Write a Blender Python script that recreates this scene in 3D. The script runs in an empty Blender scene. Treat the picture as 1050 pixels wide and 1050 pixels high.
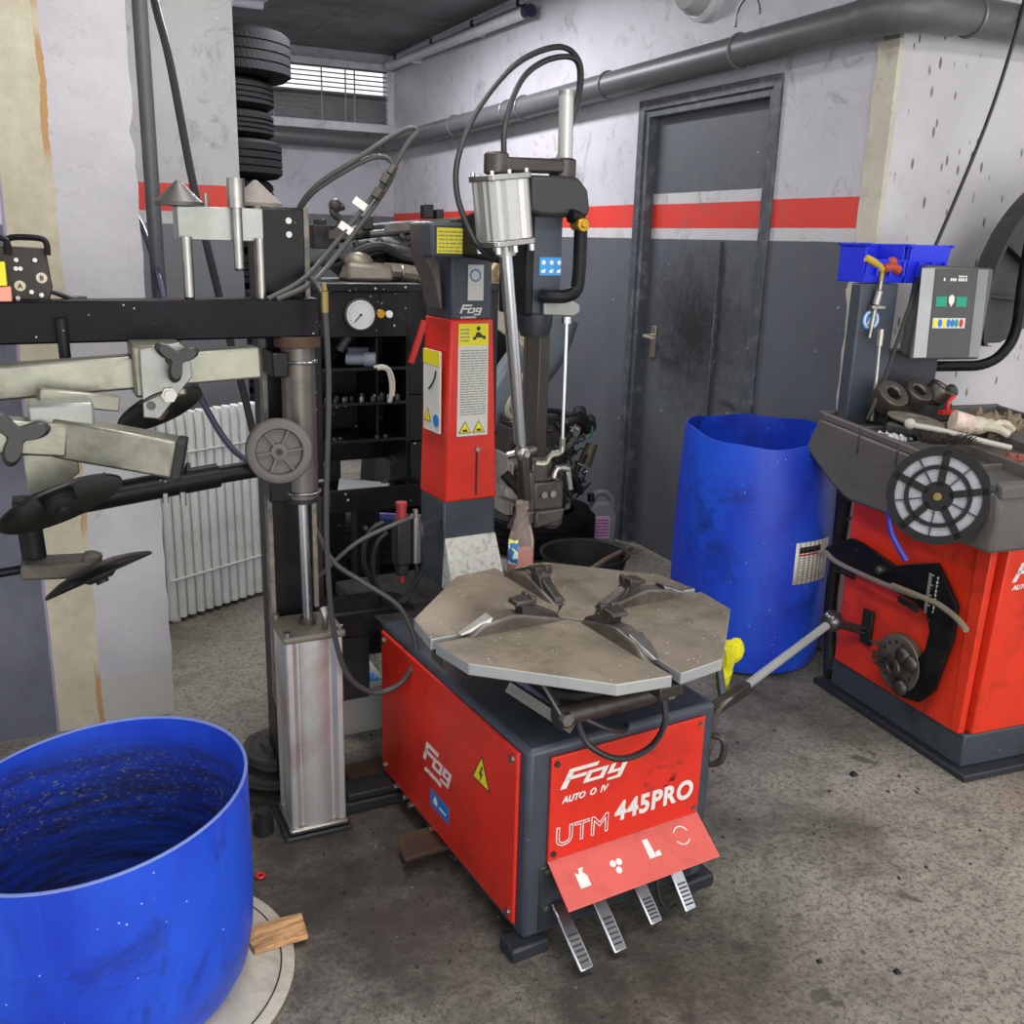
import bpy, bmesh, math, random
from mathutils import Vector, Matrix, Euler
rnd = random.Random(7)
scn = bpy.context.scene
COL = scn.collection
PI = math.pi

# ------------------------------------------------------------------ colour / materials
def lin(c):
    return tuple(((v / 255) / 12.92 if v / 255 <= .04045 else ((v / 255 + .055) / 1.055) ** 2.4) for v in c)

class NT:
    def __init__(s, name):
        s.m = bpy.data.materials.new(name); s.m.use_nodes = True
        s.t = s.m.node_tree; s.n = s.t.nodes; s.l = s.t.links
        s.b = s.n['Principled BSDF']
        s.tc = s.n.new('ShaderNodeTexCoord')
    def link(s, a, b): s.l.new(a, b)
    def noise(s, scale, detail=4, rough=.6, vec=None, stretch=None, dist=0):
        n = s.n.new('ShaderNodeTexNoise'); n.inputs['Scale'].default_value = scale
        n.inputs['Detail'].default_value = detail; n.inputs['Roughness'].default_value = rough
        n.inputs['Distortion'].default_value = dist
        src = vec or s.tc.outputs['Object']
        if stretch:
            mp = s.n.new('ShaderNodeMapping'); mp.inputs['Scale'].default_value = stretch
            s.link(src, mp.inputs['Vector']); src = mp.outputs['Vector']
        s.link(src, n.inputs['Vector']); return n.outputs['Fac']
    def ramp(s, fac, stops, const=False):
        r = s.n.new('ShaderNodeValToRGB'); e = r.color_ramp.elements
        if const: r.color_ramp.interpolation = 'CONSTANT'
        while len(e) < len(stops): e.new(.5)
        for el, (p, c) in zip(e, stops):
            el.position = p; el.color = (*c, 1) if len(c) == 3 else c
        s.link(fac, r.inputs['Fac']); return r.outputs['Color']
    def mix(s, fac, a, b, mode='MIX'):
        x = s.n.new('ShaderNodeMix'); x.data_type = 'RGBA'; x.blend_type = mode
        for sock, v in ((x.inputs['Factor'], fac), (x.inputs[6], a), (x.inputs[7], b)):
            if isinstance(v, (int, float)): sock.default_value = v
            elif isinstance(v, tuple): sock.default_value = (*v, 1)
            else: s.link(v, sock)
        return x.outputs[2]
    def math(s, op, a, b=None):
        x = s.n.new('ShaderNodeMath'); x.operation = op
        for i, v in enumerate((a, b)):
            if v is None: continue
            if isinstance(v, (int, float)): x.inputs[i].default_value = v
            else: s.link(v, x.inputs[i])
        return x.outputs[0]
    def sep(s):
        x = s.n.new('ShaderNodeSeparateXYZ'); s.link(s.tc.outputs['Object'], x.inputs[0]); return x.outputs
    def voro(s, scale, vec=None, stretch=None):
        v = s.n.new('ShaderNodeTexVoronoi'); v.inputs['Scale'].default_value = scale
        src = vec or s.tc.outputs['Object']
        if stretch:
            mp = s.n.new('ShaderNodeMapping'); mp.inputs['Scale'].default_value = stretch
            s.link(src, mp.inputs['Vector']); src = mp.outputs['Vector']
        s.link(src, v.inputs['Vector']); return v.outputs['Distance']
    def bump(s, fac, strength=.3, dist=.01):
        b = s.n.new('ShaderNodeBump'); b.inputs['Strength'].default_value = strength
        b.inputs['Distance'].default_value = dist
        s.link(fac, b.inputs['Height']); s.link(b.outputs['Normal'], s.b.inputs['Normal'])

WHITE1 = (1, 1, 1); BLACK0 = (0, 0, 0)
MATS = {}
def mat(name, rgb, rough=.5, metal=0., var=.12, scale=6, dirt=None, damt=.5, dscale=9, speck=None, sscale=60, sthr=.12, bump=0, bscale=60, spec=.5, stretch=None):
    """painted / bare surface with uneven tone, dirt patches and small paint flecks"""
    if name in MATS: return MATS[name]
    k = NT(name); c = lin(rgb)
    lo = tuple(v * (1 - var) for v in c); hi = tuple(min(1, v * (1 + var)) for v in c)
    col = k.ramp(k.noise(scale, 5, .6, stretch=stretch), [(.3, lo), (.7, hi)])
    if dirt:
        f = k.ramp(k.noise(dscale, 8, .7, dist=.4), [(.5, BLACK0), (.72, (damt,) * 3)])
        col = k.mix(f, col, lin(dirt))
    if speck:
        cell = k.ramp(k.voro(sscale), [(sthr * .8, WHITE1), (sthr, BLACK0)])
        gate = k.ramp(k.noise(sscale * .35, 2), [(.52, BLACK0), (.58, WHITE1)])
        f = k.math('MULTIPLY', cell, gate)
        col = k.mix(f, col, lin(speck))
    k.link(col, k.b.inputs['Base Color'])
    k.b.inputs['Roughness'].default_value = rough; k.b.inputs['Metallic'].default_value = metal
    k.b.inputs['Specular IOR Level'].default_value = spec
    if bump: k.bump(k.noise(bscale, 6), bump, .004)
    MATS[name] = k.m; return k.m

RED = mat('red_paint', (216, 46, 30), .36, 0, .07, 4, (120, 30, 24), .35, 7)
RED2 = mat('red_paint_faded', (206, 88, 78), .45, 0, .08, 5, (130, 50, 44), .4, 12)
REDB = mat('balancer_red_paint', (222, 54, 28), .38, 0, .06, 4, (90, 26, 18), .6, 5)
GREY = mat('slate_grey_paint', (60, 67, 76), .45, 0, .12, 5, (36, 36, 36), .6, 7, (190, 190, 190), 45, .07)
GREYD = mat('dark_grey_enamel', (40, 44, 49), .45, 0, .15, 5, (24, 24, 24), .6, 7, (180, 180, 180), 45, .06)
BLACK = mat('black_enamel', (17, 18, 21), .4, 0, .2, 6, (56, 52, 46), .4, 10, (170, 170, 165), 40, .07, spec=.2)
BLACKS = mat('black_enamel_flecked', (19, 20, 23), .4, 0, .2, 6, (58, 56, 52), .3, 10, (205, 205, 205), 44, .17, spec=.2)
BLACKM = mat('matt_black_steel', (24, 24, 25), .6, 0, .2, 8, (60, 54, 46), .4, 14)
PLAST = mat('grey_brown_plastic', (88, 84, 80), .55, 0, .12, 8, (55, 52, 48), .4, 10, (200, 200, 195), 40, .07)
PLASTD = mat('dark_plastic', (48, 47, 46), .5, 0, .12, 8, (36, 36, 36), .5, 10)
RUBBER = mat('black_rubber', (26, 26, 27), .7, 0, .2, 12, (54, 52, 48), .3, 10)
HOSE = mat('hose_rubber', (30, 30, 31), .45, 0, .2, 10)
HOSEG = mat('dusty_hose_rubber', (66, 65, 62), .55, 0, .2, 10)
CHROME = mat('polished_steel', (184, 185, 187), .25, 1, .05, 6)
STEEL = mat('brushed_steel', (160, 158, 152), .38, 1, .15, 9, (80, 66, 50), .4, 12)
DSTEEL = mat('dark_worn_steel', (84, 80, 76), .45, .8, .25, 9, (44, 38, 32), .6, 12)
GALV = mat('galvanised_steel', (140, 140, 126), .38, .7, .2, 9, (92, 80, 60), .65, 11)
ZINC = mat('zinc_plated_bracket', (146, 148, 142), .42, .6, .15, 9, (104, 110, 96), .5, 7)
ALU = mat('extruded_aluminium', (186, 185, 180), .42, .6, .08, 5, (130, 110, 96), .5, 5)
TABLE = mat('worn_turntable_steel', (128, 118, 102), .6, .2, .25, 9, (74, 64, 53), .9, 6, (188, 184, 176), 60, .16, .2, 40)
TEDGE = mat('turntable_cut_edge', (176, 178, 176), .45, .5, .1, 9)
CREAMPL = mat('cream_plastic', (206, 196, 172), .5, 0, .1, 8)
WHITEP = mat('white_decal', (226, 224, 218), .5, 0, .05, 8, (150, 120, 110), .3, 30)
PAPER = mat('printed_paper', (214, 212, 202), .6, 0, .05, 8)
INK = mat('dark_print', (42, 42, 44), .6, 0, .1, 8)
INKG = mat('grey_print', (140, 140, 136), .6, 0, .1, 8)
YELLOW = mat('yellow_label', (232, 218, 24), .5, 0, .06, 9)
YELLOWR = mat('yellow_rag_cloth', (222, 214, 20), .8, 0, .25, 18, (60, 60, 20), .8, 24)
BRASS = mat('brass', (196, 152, 52), .35, .8, .1, 10)
BRASSD = mat('tarnished_brass', (140, 122, 70), .45, .6, .15, 12)
BLUEL = mat('blue_label', (40, 120, 196), .45, 0, .08, 8)
BLUEBIN = mat('blue_bin_plastic', (34, 50, 214), .4, 0, .1, 6)
RADW = mat('radiator_enamel', (222, 223, 220), .4, 0, .06, 5, (140, 132, 116), .3, 8)
GREENL = mat('green_label', (20, 150, 120), .45)
REDL = mat('red_plastic', (196, 40, 34), .4, 0, .1, 8)
PIPEG = mat('grey_pvc_pipe', (92, 92, 94), .42, 0, .08, 3, (60, 60, 60), .5, 5)
CREAMT = mat('cream_plaster', (196, 190, 172), .8, 0, .1, 6, (120, 112, 96), .5, 10, bump=.3)
FROST = mat('speckled_cover', (206, 206, 198), .5, 0, .06, 6, (128, 106, 70), .95, 45)
RUST = mat('rusty_iron', (82, 62, 50), .7, .4, .3, 14, (48, 36, 30), .6, 20)
IRON = mat('dark_cast_iron', (66, 62, 58), .55, .3, .3, 14, (88, 80, 70), .4, 18)
ALUC = mat('cast_aluminium', (176, 172, 164), .5, .4, .2, 18, (50, 46, 42), .8, 16)
CARD = mat('dirty_cardboard', (158, 138, 104), .85, 0, .15, 10, (70, 58, 44), .7, 12)
WOODP = mat('wood_plank_offcut', (196, 152, 104), .7, 0, .65, 26, (120, 62, 30), .8, 14, stretch=(.4, 3, 1))
CANG = mat('grey_canister_plastic', (128, 130, 132), .45, 0, .06, 6)
GLOVE = mat('cotton_glove', (196, 188, 168), .9, 0, .12, 20, (110, 96, 76), .5, 16)
HEADS = mat('fender_grey_paint', (126, 134, 142), .3, 0, .08, 3)
LAMPG = mat('white_lamp_plastic', (206, 206, 208), .4)
PINKL = mat('pink_label', (206, 170, 200), .5)

def blue_barrel():
    k = NT('blue_drum_plastic')
    c = k.ramp(k.noise(3.5, 4, .6, stretch=(1, 1, .5)), [(.3, lin((21, 48, 180))), (.7, lin((33, 88, 218)))])
    f = k.ramp(k.noise(6, 9, .72, dist=.6), [(.53, BLACK0), (.72, (.8,) * 3)])
    c = k.mix(f, c, lin((22, 30, 74)))
    f = k.ramp(k.noise(22, 4, .7, stretch=(1, 1, .12)), [(.6, BLACK0), (.78, (.35,) * 3)])
    c = k.mix(f, c, lin((70, 96, 190)))
    cell = k.ramp(k.voro(34), [(.045, WHITE1), (.065, BLACK0)])
    gate = k.ramp(k.noise(9, 2), [(.42, BLACK0), (.52, WHITE1)])
    c = k.mix(k.math('MULTIPLY', cell, gate), c, lin((200, 214, 240)))
    k.link(c, k.b.inputs['Base Color']); k.b.inputs['Roughness'].default_value = .42
    k.bump(k.noise(14, 4), .12, .01); return k.m
DRUM = blue_barrel()
def drum_inside():
    k = NT('blue_drum_lining')
    z = k.sep()[2]
    c = k.ramp(k.noise(3.5, 4), [(.3, lin((24, 56, 190))), (.7, lin((34, 90, 220)))])
    band = k.noise(9, 8, .75, stretch=(.5, .5, 5))
    zz = k.math('ADD', z, k.math('MULTIPLY', k.noise(4, 3), .06))
    f = k.math('MULTIPLY', k.ramp(zz, [(.0, WHITE1), (.3, WHITE1), (.40, (.75,) * 3), (.43, BLACK0)]), k.ramp(band, [(.4, (.25,) * 3), (.6, (.9,) * 3)]))
    c = k.mix(f, c, lin((38, 40, 52)))  # lining turns darker towards the bottom
    sp = k.ramp(k.noise(70, 3, .8, stretch=(1, 1, 2.2)), [(.58, BLACK0), (.66, (.7,) * 3)])
    gate = k.ramp(zz, [(.2, BLACK0), (.26, WHITE1), (.36, WHITE1), (.42, BLACK0)])
    c = k.mix(k.math('MULTIPLY', sp, gate), c, lin((150, 146, 130)))
    k.link(c, k.b.inputs['Base Color']); k.b.inputs['Roughness'].default_value = .5
    return k.m
DRUMIN = drum_inside()

def floor_mat():
    k = NT('stained_concrete')
    c = k.ramp(k.noise(1.1, 6, .6), [(.3, lin((128, 124, 112))), (.7, lin((158, 153, 140)))])
    f = k.ramp(k.noise(3.2, 9, .7, dist=.5), [(.48, BLACK0), (.70, (.8,) * 3)])
    c = k.mix(f, c, lin((88, 83, 74)))
    f = k.ramp(k.noise(26, 9, .8), [(.5, BLACK0), (.6, (.6,) * 3)])
    c = k.mix(f, c, lin((84, 79, 71)))
    f = k.ramp(k.noise(75, 6, .85), [(.5, BLACK0), (.58, (.85,) * 3)])
    c = k.mix(f, c, lin((70, 66, 60)))
    f = k.ramp(k.noise(95, 4, .7), [(.6, BLACK0), (.72, (.5,) * 3)])
    c = k.mix(f, c, lin((176, 171, 158)))
    # oil soaked areas around the machines
    sx = k.n.new('ShaderNodeVectorMath'); sx.operation = 'DISTANCE'
    for (px, py, r0, r1, amt) in ((.64, 2.05, .2, .55, .95), (.62, 1.6, .08, .4, .85), (1.1, 1.42, .1, .42, .85), (.85, 1.3, .0, .2, .8), (.5, 1.85, .1, .3, .8), (.5, 2.35, .1, .4, .7), (1.75, 1.6, .0, .22, .6), (2.0, 2.35, .1, .45, .8), (1.45, 1.9, .05, .35, .6)):
        d = k.n.new('ShaderNodeVectorMath'); d.operation = 'DISTANCE'
        k.link(k.tc.outputs['Object'], d.inputs[0]); d.inputs[1].default_value = (px, py, 0)
        dd = k.math('ADD', d.outputs['Value'], k.math('MULTIPLY', k.math('SUBTRACT', k.noise(5, 6, .7), .5), .7))
        f = k.ramp(dd, [(r0, (amt,) * 3), (r1, BLACK0)])
        c = k.mix(k.math('MULTIPLY', f, k.ramp(k.noise(14, 7, .75), [(.3, (.55,) * 3), (.6, WHITE1)])), c, lin((56, 50, 44)))
    f = k.ramp(k.noise(5.5, 4, .6, dist=.3), [(.66, BLACK0), (.7, (.7,) * 3)])
    c = k.mix(f, c, lin((60, 55, 49)))
    k.n.remove(sx)
    k.link(c, k.b.inputs['Base Color'])
    k.link(k.ramp(k.noise(3.2, 6), [(.4, (.75,) * 3), (.7, (.5,) * 3)]), k.b.inputs['Roughness'])
    k.bump(k.noise(60, 8, .7), .35, .01); return k.m

def zoned_wall(name, stripe=True, white=(200, 197, 203), lower=(94, 97, 105), split=1.488, door=False, redtop=1.635):
    """white paint above, a red band, a pale band and slate paint below, scuffed"""
    k = NT(name); z = k.sep()[2]
    zz = k.math('DIVIDE', k.math('ADD', z, k.math('MULTIPLY', k.math('SUBTRACT', k.noise(18, 4), .5), .004)), 3.)
    w = lin(white); g = lin(lower); r = lin((226, 62, 48)); p = lin((206, 204, 204))
    if door: st = [(0, g), (split / 3, p), (1.525 / 3, r), (redtop / 3, p), (1.683 / 3, g)]
    elif stripe: st = [(0, g), (split / 3, p), (1.525 / 3, r), (redtop / 3, w)]
    else: st = [(0, g), (split / 3, w)]
    c = k.ramp(zz, st, True)
    v = k.ramp(k.noise(2.2, 6, .65), [(.3, (.8,) * 3), (.7, (1.0,) * 3)])
    c = k.mix(1., c, v, 'MULTIPLY')
    f = k.ramp(k.noise(5, 9, .78, dist=1.6), [(.54, BLACK0), (.70, (.7,) * 3)])
    c = k.mix(f, c, lin((104, 100, 99)))
    f = k.math('MULTIPLY', k.ramp(k.voro(16), [(.05, WHITE1), (.07, BLACK0)]), k.ramp(k.noise(6, 2), [(.52, BLACK0), (.56, WHITE1)]))
    c = k.mix(f, c, lin((205, 205, 205)))
    k.link(c, k.b.inputs['Base Color']); k.b.inputs['Roughness'].default_value = .55
    k.bump(k.noise(26, 6), .12, .01); return k.m, k, c

# ------------------------------------------------------------------ mesh building
def M4(o, U, V, W):
    return Matrix(((U[0], V[0], W[0], o[0]), (U[1], V[1], W[1], o[1]), (U[2], V[2], W[2], o[2]), (0, 0, 0, 1)))
def frame_to(d):
    d = Vector(d).normalized(); a = Vector((0, 0, 1)) if abs(d.z) < .95 else Vector((1, 0, 0))
    u = a.cross(d).normalized(); return u, d.cross(u), d
def spline(pts, k=8):
    P = [Vector(p) for p in pts]; out = []
    for i in range(len(P) - 1):
        a, b, c, d = P[max(i - 1, 0)], P[i], P[i + 1], P[min(i + 2, len(P) - 1)]
        for j in range(k):
            t = j / k
            out.append(.5 * (2 * b + (c - a) * t + (2 * a - 5 * b + 4 * c - d) * t * t + (3 * b - a - 3 * c + d) * t ** 3))
    out.append(P[-1]); return out

class MB:
    def __init__(s): s.bm = bmesh.new()
    def vf(s, vs, fs):
        v = [s.bm.verts.new(p) for p in vs]
        for f in fs:
            try: s.bm.faces.new([v[i] for i in f])
            except ValueError: pass
        return s
    def box(s, x0, x1, y0, y1, z0, z1, m=None):
        p = [Vector((x, y, z)) for z in (z0, z1) for y in (y0, y1) for x in (x0, x1)]
        if m: p = [m @ q for q in p]
        return s.vf(p, [(0, 2, 3, 1), (4, 5, 7, 6), (0, 1, 5, 4), (2, 6, 7, 3), (0, 4, 6, 2), (1, 3, 7, 5)])
    def hexa(s, p): # 8 free corners, order bottom 00 10 01 11, top the same
        return s.vf(p, [(0, 2, 3, 1), (4, 5, 7, 6), (0, 1, 5, 4), (2, 6, 7, 3), (0, 4, 6, 2), (1, 3, 7, 5)])
    def ring(s, rings, close=True, caps=True):
        n = len(rings[0]); V = [[s.bm.verts.new(p) for p in r] for r in rings]
        for a, b in zip(V[:-1], V[1:]):
            for i in range(n if close else n - 1):
                j = (i + 1) % n
                s.bm.faces.new((a[i], a[j], b[j], b[i]))
        if caps and close:
            s.bm.faces.new(list(reversed(V[0]))); s.bm.faces.new(V[-1])
        return s
    def cyl(s, p0, p1, r0, r1=None, n=16):
        p0, p1 = Vector(p0), Vector(p1); r1 = r0 if r1 is None else r1
        u, v, w = frame_to(p1 - p0)
        cs = [(math.cos(2 * PI * i / n), math.sin(2 * PI * i / n)) for i in range(n)]
        return s.ring([[p0 + (u * c + v * q) * r0 for c, q in cs], [p1 + (u * c + v * q) * max(r1, 1e-4) for c, q in cs]])
    def tube(s, pts, r, n=8, smooth=0):
        P = spline(pts, smooth) if smooth else [Vector(p) for p in pts]
        rings = []; u = None
        for i, p in enumerate(P):
            d = (P[min(i + 1, len(P) - 1)] - P[max(i - 1, 0)]).normalized()
            if u is None: u = frame_to(d)[0]
            u = (u - d * u.dot(d)).normalized(); v = d.cross(u)
            rings.append([p + (u * math.cos(2 * PI * k / n) + v * math.sin(2 * PI * k / n)) * r for k in range(n)])
        return s.ring(rings)
    def bar(s, p0, p1, w, h, up=(0, 0, 1)):
        p0, p1 = Vector(p0), Vector(p1); d = (p1 - p0).normalized(); up = Vector(up)
        a = up.cross(d).normalized(); b = d.cross(a)
        r = [a * w / 2 * i + b * h / 2 * j for i, j in ((-1, -1), (1, -1), (1, 1), (-1, 1))]
        return s.ring([[p0 + q for q in r], [p1 + q for q in r]])
    def lathe(s, prof, n=32, m=None, close=True):
        m = m or Matrix()
        rings = [[m @ Vector((r * math.cos(2 * PI * i / n), r * math.sin(2 * PI * i / n), z)) for i in range(n)] for r, z in prof]
        return s.ring(rings, True, close)
    def torus(s, R, r, m=None, n=32, k=10, a0=0, a1=2 * PI):
        m = m or Matrix(); full = abs(a1 - a0 - 2 * PI) < 1e-6
        rings = [[m @ Vector(((R + r * math.cos(2 * PI * j / k)) * math.cos(a0 + (a1 - a0) * i / n), (R + r * math.cos(2 * PI * j / k)) * math.sin(a0 + (a1 - a0) * i / n), r * math.sin(2 * PI * j / k))) for j in range(k)] for i in range(n + 1)]
        return s.ring(rings, True, not full)
    def prism(s, poly, m, h):
        a = [m @ Vector((x, y, 0)) for x, y in poly]; b = [m @ Vector((x, y, h)) for x, y in poly]
        return s.ring([a, b])
    def ball(s, c, r, n=16, sq=(1, 1, 1), m=None):
        c = Vector(c); rr = []
        for i in range(n // 2 + 1):
            t = PI * i / (n // 2); q = max(math.sin(t), .01)
            ring = [Vector((q * math.cos(2 * PI * j / n) * r * sq[0], q * math.sin(2 * PI * j / n) * r * sq[1], -math.cos(t) * r * sq[2])) for j in range(n)]
            rr.append([c + (m @ p if m else p) for p in ring])
        return s.ring(rr)
    def apart(s, name, m, parent=None, **k):
        """every loose piece becomes an object of its own"""
        out = []; left = set(s.bm.verts)
        while left:
            st = [left.pop()]; isl = set(st)
            while st:
                for e in st.pop().link_edges:
                    for w in e.verts:
                        if w not in isl: isl.add(w); left.discard(w); st.append(w)
            b = MB(); mp = {v: b.bm.verts.new(v.co) for v in isl}
            for f in {f for v in isl for f in v.link_faces}: b.bm.faces.new([mp[v] for v in f.verts])
            out.append((min(v.co.x for v in isl), b))
        s.bm.free()
        return [b.build(name, m, parent, **k) for _, b in sorted(out, key=lambda t: t[0])]
    def build(s, name, m, parent=None, bev=0, loc=None, rotz=0, smooth=True, ang=35, solid=0):
        bmesh.ops.recalc_face_normals(s.bm, faces=s.bm.faces)
        me = bpy.data.meshes.new(name); s.bm.to_mesh(me); s.bm.free()
        if smooth:
            for p in me.polygons: p.use_smooth = True
            me.set_sharp_from_angle(angle=math.radians(ang))
        o = bpy.data.objects.new(name, me); COL.objects.link(o)
        for q in (m if isinstance(m, (list, tuple)) else [m]): me.materials.append(q)
        if parent: o.parent = parent
        if loc is not None: o.location = loc
        o.rotation_euler.z = rotz
        if solid:
            md = o.modifiers.new('thickness', 'SOLIDIFY'); md.thickness = solid; md.offset = 0
        if bev:
            md = o.modifiers.new('soft_edges', 'BEVEL'); md.width = bev; md.segments = 2; md.limit_method = 'ANGLE'; md.angle_limit = .6
        return o

def tag(o, label, cat, group=None):
    o['label'] = label; o['category'] = cat
    if group: o['group'] = group
    return o
def thing(name, label, cat, loc=(0, 0, 0), rotz=0, group=None):
    o = bpy.data.objects.new(name, None); COL.objects.link(o); o.empty_display_size = .1
    o.location = loc; o.rotation_euler.z = rotz; return tag(o, label, cat, group)
def struct(o): o['kind'] = 'structure'; return o
def copy_tree(o, parent=None):
    c = o.copy(); COL.objects.link(c)
    if parent: c.parent = parent
    for ch in o.children: copy_tree(ch, c)
    return c
def writing(name, txt, size, m, parent, loc, rot, shear=0, bold=0, outline=0, sx=1, align='LEFT', depth=.0008, spacing=1):
    cu = bpy.data.curves.new(name, 'FONT'); cu.body = txt; cu.size = size; cu.shear = shear
    cu.align_x = align; cu.space_character = spacing; cu.offset = bold
    if outline: cu.fill_mode = 'NONE'; cu.bevel_depth = outline; cu.bevel_resolution = 0
    else: cu.extrude = depth
    t = bpy.data.objects.new(name, cu); COL.objects.link(t)
    dg = bpy.context.evaluated_depsgraph_get(); dg.update()
    me = bpy.data.meshes.new_from_object(t.evaluated_get(dg)); bpy.data.objects.remove(t)
    me.name = name
    mt = Matrix.Diagonal((sx, 1, 1, 1)); me.transform(mt)
    o = bpy.data.objects.new(name, me); COL.objects.link(o); me.materials.clear(); me.materials.append(m)
    if parent: o.parent = parent
    o.location = loc; o.rotation_euler = rot; return o
FRONT = (PI / 2, 0, 0); LEFTF = (PI / 2, 0, -PI / 2)
def XF(o, face='front'):
    """2D frame on a face: front faces -y, left faces -x; third axis points out of the surface"""
    return M4(o, (1, 0, 0), (0, 0, 1), (0, -1, 0)) if face == 'front' else M4(o, (0, -1, 0), (0, 0, 1), (-1, 0, 0))

# ------------------------------------------------------------------ camera
F, PITCH, ROLL, YAW = 996.2, math.radians(15.586), math.radians(1.638), math.radians(25.786)
fw = Vector((0, math.cos(PITCH), -math.sin(PITCH))); up = Vector((0, math.sin(PITCH), math.cos(PITCH))); rt = Vector((1, 0, 0))
r2 = rt * math.cos(ROLL) + up * math.sin(ROLL); u2 = up * math.cos(ROLL) - rt * math.sin(ROLL)
Rz = Matrix.Rotation(-YAW, 3, 'Z')
r2, u2, fw = Rz @ r2, Rz @ u2, Rz @ fw
cd = bpy.data.cameras.new('camera'); cam = bpy.data.objects.new('camera', cd); COL.objects.link(cam)
cam.matrix_world = M4((0, 0, 1.46), r2, u2, -fw)
cd.sensor_width = 36; cd.sensor_fit = 'HORIZONTAL'; cd.lens = F / 1050 * 36; cd.clip_start = .02
scn.camera = cam
# ================================================================== the room
XR, YB, YS = 2.574, 7.62, 2.55
struct(MB().box(-3, 5.5, -3.5, 7.9, -.08, 0).build('floor', floor_mat(), smooth=False))
cm = mat('concrete_ceiling', (92, 90, 94), .85, 0, .22, 2.5, (52, 50, 52), .7, 4, bump=.3)
def ceiling_tex():
    k = NT('ceiling_boards'); s = k.sep()
    c = k.ramp(k.noise(2.2, 8, .7), [(.3, lin((96, 94, 98))), (.7, lin((146, 144, 148)))])
    f = k.ramp(k.noise(9, 8, .75), [(.55, BLACK0), (.75, (.7,) * 3)])
    c = k.mix(f, c, lin((56, 54, 56)))
    for ax, sc_, off in ((0, 1.6, .1), (1, .9, .2)):
        fr = k.math('FRACT', k.math('ADD', k.math('MULTIPLY', s[ax], sc_), off))
        c = k.mix(k.ramp(fr, [(0, WHITE1), (.012, BLACK0)]), c, lin((40, 38, 40)))
    k.link(c, k.b.inputs['Base Color']); k.b.inputs['Roughness'].default_value = .85; return k.m
struct(MB().box(-3, 2.75, -1, 7.9, 2.78, 2.9).box(2.75, 5.5, -1, 2.75, 2.78, 2.9).build('ceiling', ceiling_tex(), smooth=False))
WM, k_, c_ = zoned_wall('painted_workshop_wall')
DY0, DY1, DZ = 3.106, 4.087, 2.09
struct(MB().box(XR, XR + .16, YS + .006, DY0, 0, 2.78).box(XR, XR + .16, DY1, YB + .1, 0, 2.78).box(XR, XR + .16, DY0, DY1, DZ, 2.78).build('wall_right', WM, smooth=False))
# back wall with its louvred window
WBM, k_, c_ = zoned_wall('painted_back_wall', stripe=False, split=1.615, white=(176, 175, 184), lower=(96, 100, 106))
WX0, WX1, WZ0, WZ1 = 1.30, 2.545, 2.27, 2.68
struct(MB().box(-3, WX0, YB, YB + .16, 0, 2.78).box(WX1, 2.6, YB, YB + .16, 0, 2.78).box(WX0, WX1, YB, YB + .16, 0, WZ0).box(WX0, WX1, YB, YB + .16, WZ1, 2.78).build('wall_back', WBM, smooth=False))
win = thing('window_1', 'louvred ventilation window high in the back wall', 'window', (0, YB, 0)); win['kind'] = 'structure'
m = MB()
for a in ((WX0 - .03, WX1 + .03, -.03, .04, WZ1 - .02, WZ1 + .03), (WX0 - .03, WX1 + .03, -.06, .04, WZ0 - .05, WZ0 + .012), (WX1 - .02, WX1 + .03, -.03, .04, WZ0, WZ1), (WX0 - .03, WX0 + .02, -.03, .04, WZ0, WZ1)): m.box(*a)
m.build('window_frame', mat('window_frame_paint', (206, 206, 210), .5, 0, .12, 8, (90, 84, 80), .5, 10), win, .004)
m = MB()
for i in range(12):
    z0 = WZ0 + .015 + i * .033; t = .012 if i > 5 else .034
    m.hexa([(WX0, .0, z0), (WX1, .0, z0), (WX0, .05, z0 + t), (WX1, .05, z0 + t), (WX0, .0, z0 + .006), (WX1, .0, z0 + .006), (WX0, .05, z0 + t + .006), (WX1, .05, z0 + t + .006)])
m.build('louvre_panel', mat('dusty_louvre', (120, 118, 120), .5, .2, .2, 8, (60, 56, 54), .7, 12), win)
m = MB()
for x in (1.66, 2.02, 2.2, 2.27): m.cyl((x, -.005, WZ0), (x, -.005, WZ1), .006, n=8)
m.build('louvre_rod', mat('rod_paint', (150, 150, 152), .5), win)
# blind wall that runs on past the corner
k = NT('gouged_white_wall'); c = k.ramp(k.noise(1.6, 6), [(.3, lin((186, 182, 184))), (.7, lin((206, 203, 205)))])
f = k.math('MULTIPLY', k.ramp(k.voro(1, stretch=(30, 1, 10)), [(.16, WHITE1), (.22, BLACK0)]), k.ramp(k.noise(5, 4), [(.46, BLACK0), (.52, (.9,) * 3)]))
c = k.mix(f, c, lin((92, 86, 80)))
f = k.ramp(k.noise(3, 6, .7), [(.52, BLACK0), (.75, (.35,) * 3)])
c = k.mix(f, c, lin((160, 150, 138)))
k.link(c, k.b.inputs['Base Color']); k.b.inputs['Roughness'].default_value = .7
k.bump(k.math('MULTIPLY', f, -1), .2, .01)
struct(MB().box(XR + .004, 5.5, YS, YS + .003, 0, 2.78).box(XR + .17, 5.5, YS + .002, YS + .16, 0, 2.78).build('wall_side', k.m, smooth=False))
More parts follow.
